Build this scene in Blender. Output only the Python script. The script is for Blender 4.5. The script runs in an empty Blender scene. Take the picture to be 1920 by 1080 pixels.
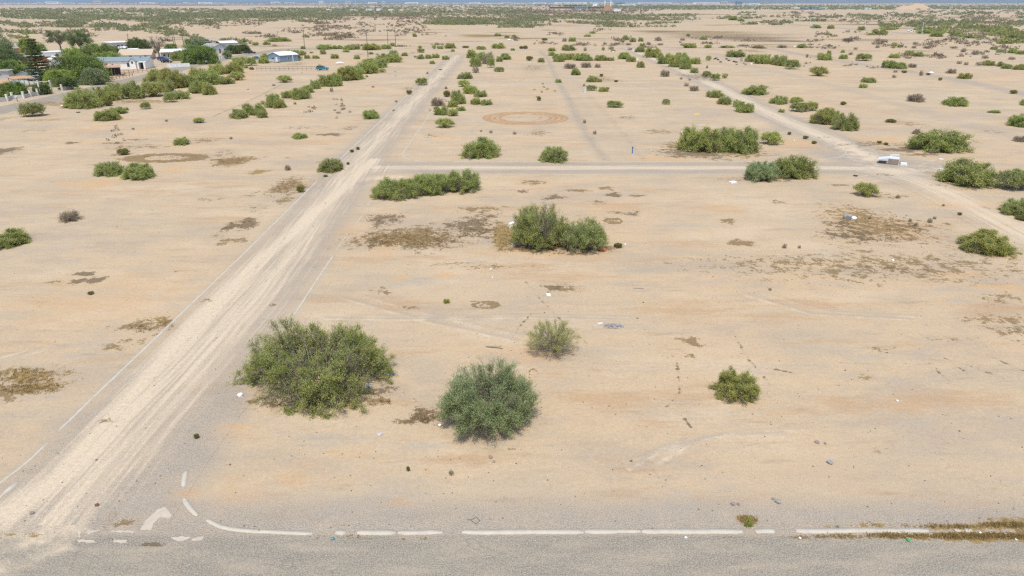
import bpy, math, random
import numpy as np
C = bpy.context.scene.collection
SC = bpy.context.scene
PI = math.pi
# ------------------------------------------------------------------ camera geometry (drone 25 m above the plain)
H = 25.0; F = 1280.0; HOR = 3.0
PITCH = math.atan((540 - HOR) / F); CP, SP = math.cos(PITCH), math.sin(PITCH)
def G(x, y):
    """ground point seen at photo pixel (x, y)"""
    dz = F * SP - (540 - y) * CP; dy = F * CP + (540 - y) * SP
    k = H / dz
    return np.array([(x - 960) * k, dy * k])
def px(y): return H / (F * SP - (540 - y) * CP)          # metres per pixel sideways at ground row y
def height(Y, yt):
    t = (540 - yt) / F
    return H - Y * (SP - t * CP) / (CP + t * SP)
# ------------------------------------------------------------------ object helpers
def tag(o, label=None, cat=None, group=None, kind=None):
    if label: o['label'] = label
    if cat: o['category'] = cat
    if group: o['group'] = group
    if kind: o['kind'] = kind
    return o
def mesh_np(name, V, faces, mats=None, mat_idx=None, smooth=False):
    """faces: list of (n,k) int arrays"""
    me = bpy.data.meshes.new(name)
    V = np.asarray(V, np.float32)
    me.vertices.add(len(V)); me.vertices.foreach_set('co', V.ravel())
    faces = [np.asarray(f, np.int32) for f in faces if len(f)]
    nl = sum(f.size for f in faces); npoly = sum(len(f) for f in faces)
    me.loops.add(nl); me.polygons.add(npoly)
    me.loops.foreach_set('vertex_index', np.concatenate([f.ravel() for f in faces]))
    tot = np.concatenate([np.full(len(f), f.shape[1], np.int32) for f in faces])
    st = np.concatenate([[0], np.cumsum(tot)[:-1]]).astype(np.int32)
    me.polygons.foreach_set('loop_start', st)
    me.polygons.foreach_set('loop_total', tot)
    for m in (mats or []): me.materials.append(m)
    if mat_idx is not None: me.polygons.foreach_set('material_index', np.asarray(mat_idx, np.int32))
    if smooth: me.polygons.foreach_set('use_smooth', np.ones(npoly, bool))
    me.update(calc_edges=True); me.validate()
    return me
def link(name, me, parent=None, loc=None, rz=None):
    o = bpy.data.objects.new(name, me); C.objects.link(o)
    if parent is not None: o.parent = parent
    if loc is not None: o.location = loc
    if rz is not None: o.rotation_euler = (0, 0, rz)
    return o
def empty(name, loc, rz=0, scale=(1, 1, 1)):
    o = bpy.data.objects.new(name, None); C.objects.link(o)
    o.location = loc; o.rotation_euler = (0, 0, rz); o.scale = scale; o.empty_display_size = .2
    return o
class MB:
    def __init__(s): s.v = []; s.f = []
    def add(s, V, F):
        b = len(s.v); s.v += [tuple(p) for p in V]; s.f += [tuple(i + b for i in f) for f in F]; return s
    def box(s, x0, y0, z0, x1, y1, z1):
        V = [(x0,y0,z0),(x1,y0,z0),(x1,y1,z0),(x0,y1,z0),(x0,y0,z1),(x1,y0,z1),(x1,y1,z1),(x0,y1,z1)]
        return s.add(V, [(3,2,1,0),(4,5,6,7),(0,1,5,4),(1,2,6,5),(2,3,7,6),(3,0,4,7)])
    def prism(s, pts, y0, y1):
        """outline pts in x,z, extruded along y"""
        n = len(pts)
        V = [(p[0], y0, p[1]) for p in pts] + [(p[0], y1, p[1]) for p in pts]
        return s.add(V, [tuple(range(n)), tuple(range(2*n-1, n-1, -1))] + [(i, i+n, (i+1) % n + n, (i+1) % n) for i in range(n)])
    def tube(s, pts, r, n=6):
        P = [np.array(p, float) for p in pts]; rr = r if hasattr(r, '__len__') else [r]*len(P)
        b = len(s.v)
        for i, p in enumerate(P):
            d = P[min(i+1, len(P)-1)] - P[max(i-1, 0)]; d /= np.linalg.norm(d) + 1e-9
            a = np.cross(d, (0, 0, 1) if abs(d[2]) < .9 else (1, 0, 0)); a /= np.linalg.norm(a); c = np.cross(d, a)
            for k in range(n):
                t = 2*PI*k/n; s.v.append(tuple(p + rr[i]*(math.cos(t)*a + math.sin(t)*c)))
        for i in range(len(P)-1):
            for k in range(n):
                s.f.append((b+i*n+k, b+i*n+(k+1) % n, b+(i+1)*n+(k+1) % n, b+(i+1)*n+k))
        s.f.append(tuple(b+k for k in range(n-1, -1, -1))); s.f.append(tuple(b+(len(P)-1)*n+k for k in range(n)))
        return s
    def lathe(s, prof, cx=0, cy=0, n=12):
        b = len(s.v)
        for r, z in prof:
            for k in range(n):
                t = 2*PI*k/n; s.v.append((cx+r*math.cos(t), cy+r*math.sin(t), z))
        for i in range(len(prof)-1):
            for k in range(n):
                s.f.append((b+i*n+k, b+i*n+(k+1) % n, b+(i+1)*n+(k+1) % n, b+(i+1)*n+k))
        s.f.append(tuple(b+k for k in range(n-1, -1, -1))); s.f.append(tuple(b+(len(prof)-1)*n+k for k in range(n)))
        return s
    def build(s, name, mat, parent=None, loc=None, rz=None, smooth=False):
        me = bpy.data.meshes.new(name); me.from_pydata(s.v, [], s.f); me.materials.append(mat)
        if smooth: me.polygons.foreach_set('use_smooth', [True]*len(me.polygons))
        me.update()
        return link(name, me, parent, loc, rz)
# ------------------------------------------------------------------ materials
def nodes_of(m):
    m.use_nodes = True; nt = m.node_tree; nt.nodes.clear(); return nt
class NT:
    def __init__(s, nt): s.nt = nt
    def n(s, typ, **kw):
        nd = s.nt.nodes.new(typ)
        for k, v in kw.items(): setattr(nd, k, v)
        return nd
    def l(s, a, b): s.nt.links.new(a, b)
    def val(s, sock, v):
        if hasattr(v, 'is_linked') or isinstance(v, bpy.types.NodeSocket): s.l(v, sock)
        else: sock.default_value = v
    def math(s, op, a, b=None, c=None, clamp=False):
        nd = s.n('ShaderNodeMath', operation=op, use_clamp=clamp)
        for i, v in enumerate((a, b, c)):
            if v is not None: s.val(nd.inputs[i], v)
        return nd.outputs[0]
    def mix(s, fac, a, b, blend='MIX'):
        nd = s.n('ShaderNodeMix', data_type='RGBA', blend_type=blend)
        s.val(nd.inputs[0], fac)
        for i, v in ((6, a), (7, b)):
            if isinstance(v, tuple): nd.inputs[i].default_value = (*v[:3], 1)
            else: s.l(v, nd.inputs[i])
        return nd.outputs[2]
    def step(s, v, lo, hi):
        nd = s.n('ShaderNodeMapRange', interpolation_type='SMOOTHSTEP')
        s.val(nd.inputs[0], v); s.val(nd.inputs[1], lo); s.val(nd.inputs[2], hi); return nd.outputs[0]
    def noise(s, vec, scale, detail=4, rough=.55, dist=0):
        nd = s.n('ShaderNodeTexNoise'); s.l(vec, nd.inputs['Vector'])
        nd.inputs['Scale'].default_value = scale; nd.inputs['Detail'].default_value = detail
        nd.inputs['Roughness'].default_value = rough; nd.inputs['Distortion'].default_value = dist
        return nd.outputs[0]
    def mapping(s, vec, scale=(1, 1, 1), rot=(0, 0, 0), loc=(0, 0, 0)):
        nd = s.n('ShaderNodeMapping'); s.l(vec, nd.inputs[0])
        nd.inputs['Scale'].default_value = scale; nd.inputs['Rotation'].default_value = rot; nd.inputs['Location'].default_value = loc
        return nd.outputs[0]
def simple(name, col, rough=.7, var=.12, scale=2., metal=0.0, spec=.3, grime=None):
    """matt or painted surface with a little uneven wear"""
    m = bpy.data.materials.new(name); t = NT(nodes_of(m))
    out = t.n('ShaderNodeOutputMaterial'); b = t.n('ShaderNodeBsdfPrincipled')
    co = t.n('ShaderNodeTexCoord').outputs['Object']
    f = t.noise(co, scale, 5, .6)
    d = tuple(c * (1 - 2*var) for c in col); l = tuple(min(1, c * (1 + var)) for c in col)
    c = t.mix(f, d, l)
    if grime:
        c = t.mix(t.step(t.noise(co, scale * .7, 6, .7), .55, .75), c, grime)
    t.l(c, b.inputs['Base Color']); b.inputs['Roughness'].default_value = rough; b.inputs['Metallic'].default_value = metal
    b.inputs['Specular IOR Level'].default_value = spec
    t.l(b.outputs[0], out.inputs[0]); return m
def leaf_mat(name, a, b, trans=.48, rnd=.22):
    m = bpy.data.materials.new(name); t = NT(nodes_of(m))
    out = t.n('ShaderNodeOutputMaterial')
    at = t.n('ShaderNodeAttribute', attribute_name='tone').outputs['Fac']
    c = t.mix(at, a, b)
    r = t.n('ShaderNodeObjectInfo').outputs['Random']
    hsv = t.n('ShaderNodeHueSaturation'); t.l(c, hsv.inputs['Color'])
    t.l(t.math('ADD', .5 - .012, t.math('MULTIPLY', r, .024)), hsv.inputs['Hue'])
    t.l(t.math('ADD', 1 - rnd/2, t.math('MULTIPLY', r, rnd)), hsv.inputs['Value'])
    c = hsv.outputs[0]
    d = t.n('ShaderNodeBsdfDiffuse'); tr = t.n('ShaderNodeBsdfTranslucent'); mx = t.n('ShaderNodeMixShader')
    t.l(c, d.inputs[0]); t.l(t.mix(.5, c, (.36, .36, .14)), tr.inputs[0]); mx.inputs[0].default_value = trans
    t.l(d.outputs[0], mx.inputs[1]); t.l(tr.outputs[0], mx.inputs[2]); t.l(mx.outputs[0], out.inputs[0]); return m
def glass(name, col=(.03, .04, .05)):
    m = bpy.data.materials.new(name); t = NT(nodes_of(m)); out = t.n('ShaderNodeOutputMaterial'); b = t.n('ShaderNodeBsdfPrincipled')
    co = t.n('ShaderNodeTexCoord').outputs['Object']
    t.l(t.mix(t.noise(co, 1.2), col, tuple(c*2 for c in col)), b.inputs['Base Color']); b.inputs['Roughness'].default_value = .12
    t.l(b.outputs[0], out.inputs[0]); return m

def ground_material():
    m = bpy.data.materials.new('desert_ground'); t = NT(nodes_of(m))
    out = t.n('ShaderNodeOutputMaterial'); b = t.n('ShaderNodeBsdfPrincipled')
    P = t.n('ShaderNodeNewGeometry').outputs['Position']
    def chan(name):
        s = t.n('ShaderNodeSeparateColor'); t.l(t.n('ShaderNodeAttribute', attribute_name=name).outputs['Color'], s.inputs[0]); return s.outputs
    grey, pale, orange = chan('m1'); weed, dark, gold = chan('m2'); ru, rv, asph = chan('m3')
    big = t.noise(P, .018, 5, .55); mid = t.noise(t.mapping(P, (.10, .30, 1)), 1, 8, .62)
    loc = t.noise(P, .55, 8, .65); fine = t.noise(P, 3.5, 6, .7); grain = t.noise(P, 14, 4, .75)
    farm = t.noise(t.mapping(P, (.004, .022, 1), loc=(3, 1, 0)), 1, 7, .6)
    tan, peach, drab = (.462, .362, .242), (.492, .358, .220), (.405, .33, .236)
    c = t.mix(t.step(big, .35, .68), tan, peach)
    c = t.mix(t.math('MULTIPLY', t.step(mid, .44, .72), .85), c, drab)
    c = t.mix(t.math('MULTIPLY', t.step(farm, .5, .72), .5), c, (.40, .325, .24))
    c = t.mix(t.math('MULTIPLY', t.step(loc, .48, .74), .6), c, (.42, .315, .205))
    mott = t.noise(t.mapping(P, (.05, .085, 1)), 1, 11, .74); c = t.mix(t.math('MULTIPLY', t.step(mott, .50, .60), .55), c, (.365, .295, .222)); c = t.mix(t.math('MULTIPLY', t.step(mott, .48, .38), .55), c, (.525, .415, .285))
    stain = t.noise(t.mapping(P, (.045, .19, 1), loc=(7, 2, 0), rot=(0, 0, .12)), 1, 10, .74); c = t.mix(t.math('MULTIPLY', t.step(stain, .53, .64), .6), c, (.41, .265, .145))
    s2 = t.noise(t.mapping(P, (.14, .8, 1), loc=(1, 9, 0), rot=(0, 0, -.1)), 1, 8, .72); c = t.mix(t.math('MULTIPLY', t.step(s2, .55, .68), .5), c, (.315, .235, .155))
    s3 = t.noise(t.mapping(P, (.11, .35, 1), loc=(4, 4, 0), rot=(0, 0, .25)), 1, 9, .72); c = t.mix(t.math('MULTIPLY', t.step(s3, .54, .66), .5), c, (.355, .315, .265))
    # orange loose sand
    c = t.mix(t.math('MULTIPLY', t.step(t.math('ADD', orange, t.math('MULTIPLY', t.math('SUBTRACT', loc, .5), .9)), .12, .75), .75), c, (.51, .325, .165))
    rust = chan('m4')[0]; c = t.mix(t.math('MULTIPLY', t.step(t.math('ADD', rust, t.math('MULTIPLY', t.math('SUBTRACT', loc, .5), .9)), .25, .7), .8), c, (.37, .215, .10))
    # gravel and worn asphalt
    gcol = t.mix(t.step(grain, .3, .7), (.185, .168, .145), (.395, .352, .295))
    gcol = t.mix(t.math('MULTIPLY', t.step(loc, .4, .7), .42), gcol, (.41, .335, .255))
    c = t.mix(t.math('MULTIPLY', t.step(t.math('ADD', grey, t.math('MULTIPLY', t.math('SUBTRACT', fine, .5), .7)), .1, .85), .75), c, gcol)
    # old asphalt carriageway with cracks
    acol = t.mix(t.step(grain, .3, .7), (.175, .157, .126), (.365, .322, .258))
    acol = t.mix(t.math('MULTIPLY', t.step(t.noise(t.mapping(P, (.25, 1.1, 1)), 1, 6, .6), .4, .68), .6), acol, (.385, .322, .24))
    vo = t.n('ShaderNodeTexVoronoi', feature='DISTANCE_TO_EDGE'); vo.inputs['Scale'].default_value = .33
    dv = t.n('ShaderNodeVectorMath', operation='ADD'); t.l(P, dv.inputs[0])
    nz = t.n('ShaderNodeTexNoise'); t.l(P, nz.inputs['Vector']); nz.inputs['Scale'].default_value = .9; nz.inputs['Detail'].default_value = 6
    t.l(nz.outputs['Color'], dv.inputs[1]); t.l(dv.outputs[0], vo.inputs['Vector'])
    crack = t.math('MULTIPLY', t.step(vo.outputs[0], .016, .004), t.step(t.noise(P, .25, 3), .5, .62))
    acol = t.mix(t.math('MULTIPLY', crack, .32), acol, (.15, .14, .12))
    c = t.mix(t.step(t.math('ADD', asph, t.math('MULTIPLY', t.math('SUBTRACT', fine, .5), .5)), .25, .75), c, acol)
    # pale dust rubbed along wheel tracks: streaks follow the road's own direction
    cv = t.n('ShaderNodeCombineXYZ'); t.l(t.math('MULTIPLY', ru, 44.0), cv.inputs[0]); t.l(t.math('MULTIPLY', rv, 34.0), cv.inputs[1])
    st = t.noise(cv.outputs[0], 1.0, 7, .68, .3)
    on = t.math('GREATER_THAN', rv, .0001)
    brk = t.mix(on, loc, st)
    sep = t.n('ShaderNodeSeparateColor'); t.l(brk, sep.inputs[0])
    pf = t.step(t.math('ADD', pale, t.math('MULTIPLY', t.math('SUBTRACT', sep.outputs[0], .5), 1.5)), .25, .85)
    pf = t.math('MULTIPLY', pf, t.math('ADD', .55, t.math('MULTIPLY', fine, .6)), clamp=True)
    c = t.mix(t.math('MULTIPLY', pf, t.step(pale, 0.0, .2)), c, (.58, .475, .342))
    # dead weeds, burnt scraps, golden stubble
    loc2 = t.noise(t.mapping(P, (1, 1, 1), loc=(11, 3, 0)), .8, 9, .74)
    brkn = t.math('ADD', t.math('ADD', t.math('MULTIPLY', t.step(loc2, .38, .62), .62), t.math('MULTIPLY', t.step(fine, .36, .64), .28)), t.math('MULTIPLY', t.step(grain, .3, .7), .10))
    def patch(v, c, a, b2, k):
        f = t.step(t.math('SUBTRACT', t.math('MULTIPLY', v, 1.12), brkn), -.03, .12)
        f = t.math('MAXIMUM', t.math('MULTIPLY', f, k), t.math('MULTIPLY', v, .12))
        return t.mix(f, c, t.mix(grain, a, b2))
    c = patch(gold, c, (.19, .125, .045), (.34, .24, .10), .9)
    c = patch(weed, c, (.13, .085, .036), (.27, .185, .085), .85)
    c = patch(dark, c, (.088, .062, .035), (.205, .148, .085), .85)
    # overall grain: grit and pebbles
    c = t.mix(t.math('MULTIPLY', t.step(t.noise(P, 9, 3, .7), .62, .72), .28), c, (.30, .31, .32)); c = t.mix(t.math('MULTIPLY', t.step(t.noise(t.mapping(P, loc=(5, 5, 5)), 11, 3, .7), .62, .72), .3), c, (.66, .56, .44))
    g2 = t.math('ADD', .60, t.math('MULTIPLY', grain, .80)); g3 = t.math('ADD', .76, t.math('MULTIPLY', fine, .48))
    bc = t.n('ShaderNodeCombineColor'); k = t.math('MULTIPLY', g2, g3)
    for i in range(3): t.l(k, bc.inputs[i])
    c = t.mix(1.0, c, bc.outputs[0], 'MULTIPLY')
    crumb = t.math('MULTIPLY', t.step(t.noise(t.mapping(P, loc=(2, 8, 1)), 4.2, 5, .65), .60, .66), t.step(t.noise(P, .13, 6, .7), .50, .60))
    c = t.mix(t.math('MULTIPLY', crumb, .55), c, (.27, .185, .11))
    # scattered dark pebbles and droppings
    v2 = t.n('ShaderNodeTexVoronoi'); v2.inputs['Scale'].default_value = 1.1; t.l(P, v2.inputs['Vector'])
    sc = t.n('ShaderNodeSeparateColor'); t.l(v2.outputs['Color'], sc.inputs[0])
    sp = t.math('MULTIPLY', t.math('LESS_THAN', v2.outputs['Distance'], t.math('ADD', .03, t.math('MULTIPLY', sc.outputs[1], .06))), t.math('GREATER_THAN', sc.outputs[0], .86))
    c = t.mix(t.math('MULTIPLY', sp, .7), c, (.15, .10, .065))
    t.l(c, b.inputs['Base Color']); b.inputs['Roughness'].default_value = .95; b.inputs['Specular IOR Level'].default_value = .12
    bp = t.n('ShaderNodeBump'); bp.inputs['Strength'].default_value = .5; bp.inputs['Distance'].default_value = .12
    t.l(t.math('ADD', t.math('MULTIPLY', loc, .7), t.math('MULTIPLY', fine, .5)), bp.inputs['Height']); t.l(bp.outputs[0], b.inputs['Normal'])
    t.l(b.outputs[0], out.inputs[0]); return m
GROUND = ground_material()
# ------------------------------------------------------------------ where the ground changes (all laid out on the plain in metres)
def GL(*pts): return np.array([G(x, y) for x, y in pts])
STREET = GL((858,103),(800,165),(727,240),(655,320),(539,480),(466,570),(350,700),(262,790),(172,890),(90,985))
SIDE = GL((1178,90),(1230,112),(1272,128),(1359,170),(1443,213),(1520,246),(1566,264),(1640,300))
CROSS = GL((700,314),(900,314.5),(1200,314.5),(1480,314.5),(1640,316))
BRANCH = GL((1640,316),(1720,338),(1790,368),(1870,410),(1960,460))
HOUSE_ROAD = GL((-90,228),(0,206),(80,190),(150,174),(250,150),(340,128),(410,113),(470,102),(530,92),(640,88.5))
BERM_ROAD = GL((640,88.5),(860,91),(1010,92),(1180,92),(1330,92),(1450,93))
THIRD = GL((1385,87),(1447,91.5),(1513,104),(1580,115.5),(1718,136.5),(1793,149.5),(1920,175.5),(2010,194))
HIGHWAY = GL((1180,24),(1260,29),(1366,35),(1452,43),(1537,50),(1580,53),(1682,61),(1782,68.5),(1878,77),(1960,84))
OPS = []
def line(ch, pts, w, amt, soft=.5):
    P = pts if isinstance(pts, np.ndarray) else GL(*pts)
    OPS.append(('l', ch, P, w, amt, soft))
def blob(ch, x, y, rx, ry, amt, soft=.6, ang=0):
    a, b, c = G(x, y), G(x, y - ry), G(x, y + ry)
    OPS.append(('e', ch, (a[0], (b[1] + c[1]) / 2), (rx * px(y), (b[1] - c[1]) / 2), amt, soft))
def ring(ch, x, y, r, w, amt):
    OPS.append(('r', ch, G(x, y), r, w, amt))
A, GR, PA, OR, WE, DK, GO = 'asph', 'grey', 'pale', 'orange', 'weed', 'dark', 'gold'
line(GR, STREET, 5.2, .60, .35); line(GR, SIDE, 5.2, .74, .35); line(GR, CROSS, 4.9, .66, .3); line(GR, BRANCH, 3.5, .18, .8)
line(A, HOUSE_ROAD, 4.6, .95, .2); line(GR, BERM_ROAD, 5, .35, .8); line(GR, THIRD, 4.2, .62, .4); line(GR, HIGHWAY, 7, .75, .35)
line(PA, STREET, 2.9, .64, .9); line(PA, GL((700,300),(600,392),(480,495),(370,610),(270,715),(190,815),(125,890),(20,965)), 1.5, .84, .8)
line(PA, GL((560,455),(470,550),(390,640),(300,750),(250,800)), .8, .42, .8); line(DK, GL((560,420),(440,545),(350,640),(270,730)), .10, .34, .9); line(DK, GL((600,410),(470,560),(400,640)), .10, .30, .9)
line(PA, CROSS, 1.7, .68, .6); line(PA, SIDE, 3.2, .72, .8); line(PA, BRANCH, 3.4, .62, .8); line(PA, GL((1660,330),(1745,345),(1830,385),(1930,435)), 1.2, .5, .8)
line(PA, GL((705,320),(770,315),(860,314)), 2.5, .5, .8); line(PA, GL((640,345),(690,335),(740,333)), 2.0, .6, .8)
blob(GR, 1660, 312, 116, 36, .74, .45); blob(PA, 1675, 322, 62, 12, .75, .7); blob(PA, 1740, 318, 50, 8, .5, .8); blob(PA, 1600, 297, 30, 9, .45)
for d in (0, 6, 12): line(PA, GL((1590,345-d),(1660,337-d),(1720,325-d),(1750,312-d)), .5, .45, .8)
# foreground road, gravel verge, flared mouth
yk = G(0, 1004)[1]
OPS.append(('h', A, yk, 1.0, .25)); OPS.append(('v', GR, yk, G(0, 975)[1], G(0, 900)[1], .92))
blob(GR, 405, 775, 44, 75, 1, .9); blob(GR, 340, 855, 66, 80, 1, .9); blob(GR, 255, 915, 90, 40, .95, .9); blob(GR, 150, 965, 220, 36, .85, .8); blob(GR, 300, 930, 80, 60, .5)
blob(GR, 560, 950, 200, 30, .4, .8); blob(GR, 1500, 960, 400, 40, .3, .9); blob(GR, 30, 745, 60, 60, .12)
line(A, GL((-60,990),(100,985),(250,990),(330,1005)), 1.0, .3, .9)
# disturbed alley and older wheel tracks
line(GR, GL((1012,95),(1028,112),(1037,135),(1050,160),(1065,185),(1080,215),(1095,245),(1115,275),(1135,300)), 1.4, .58, .9)
line(GR, GL((1040,110),(1075,150),(1125,205),(1165,250),(1205,300)), 1.0, .36, .9); line(GR, GL((1030,110),(1060,150),(1100,205),(1135,250),(1170,300)), 4, .30, .9)
line(GR, GL((1330,100),(1420,125),(1500,145),(1580,165),(1700,200),(1920,262)), 4.5, .42, .8)
line(GR, GL((550,150),(480,185),(400,220),(330,250),(200,300),(-20,380)), 3.2, .3, .9); line(WE, GL((545,150),(470,188),(400,218)), .4, .45)
for a in (GL((985,528),(1040,590),(1108,652)), GL((960,632),(985,600),(1000,585)), GL((1270,680),(1275,735),(1250,762)), GL((1378,630),(1400,670),(1445,722)),
          GL((1745,680),(1762,700),(1782,714)), GL((1770,672),(1830,690),(1900,716)), GL((1440,690),(1490,700)), GL((1850,665),(1930,700)), GL((1283,785),(1305,812)), GL((1800,690),(1815,700))):
    line(DK, a, .12, .46, .9)
for a in (GL((600,598),(760,600),(960,596),(1140,600)), GL((1180,880),(1250,840),(1340,820),(1460,815)), GL((1190,862),(1270,830)), GL((640,560),(800,605),(960,640)), 
          GL((0,672),(60,655)), GL((1400,555),(1520,590),(1700,600))):
    line(PA, a, .25, .50, .9); line(GR, a + [.45, .3], .3, .55, .9); line(PA, a + [1.7, .5], .25, .45, .9); line(GR, a + [2.1, .8], .25, .45, .9)
for dx in (0, 4): line(WE, GL((1012+dx,95),(1028+dx,112),(1037+dx,135),(1050+dx,160),(1066+dx,185),(1081+dx,215),(1096+dx,245),(1116+dx,275),(1136+dx,300)), .9, .24, .9)
line(WE, GL((1085,155),(1130,205),(1170,250),(1208,300)), .8, .24, .9)
# doughnut rings
for x, y, rs in ((985, 221, (9.7, 8.6, 7.2, 6.0)), (942, 149, (8, 6.5))):
    for r in rs: ring('rust', x, y, r, .42, .85 if y > 200 else .4)
for dx, r, w in ((-8, 8.5, .5), (12, 7.5, .4), (-18, 6, .35)): ring('rust', 985 + dx, 220, r, w, .6)
ring(GR, 1000, 244, 13, .5, .4); ring(WE, 935, 148, 9, .4, .4)
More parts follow.
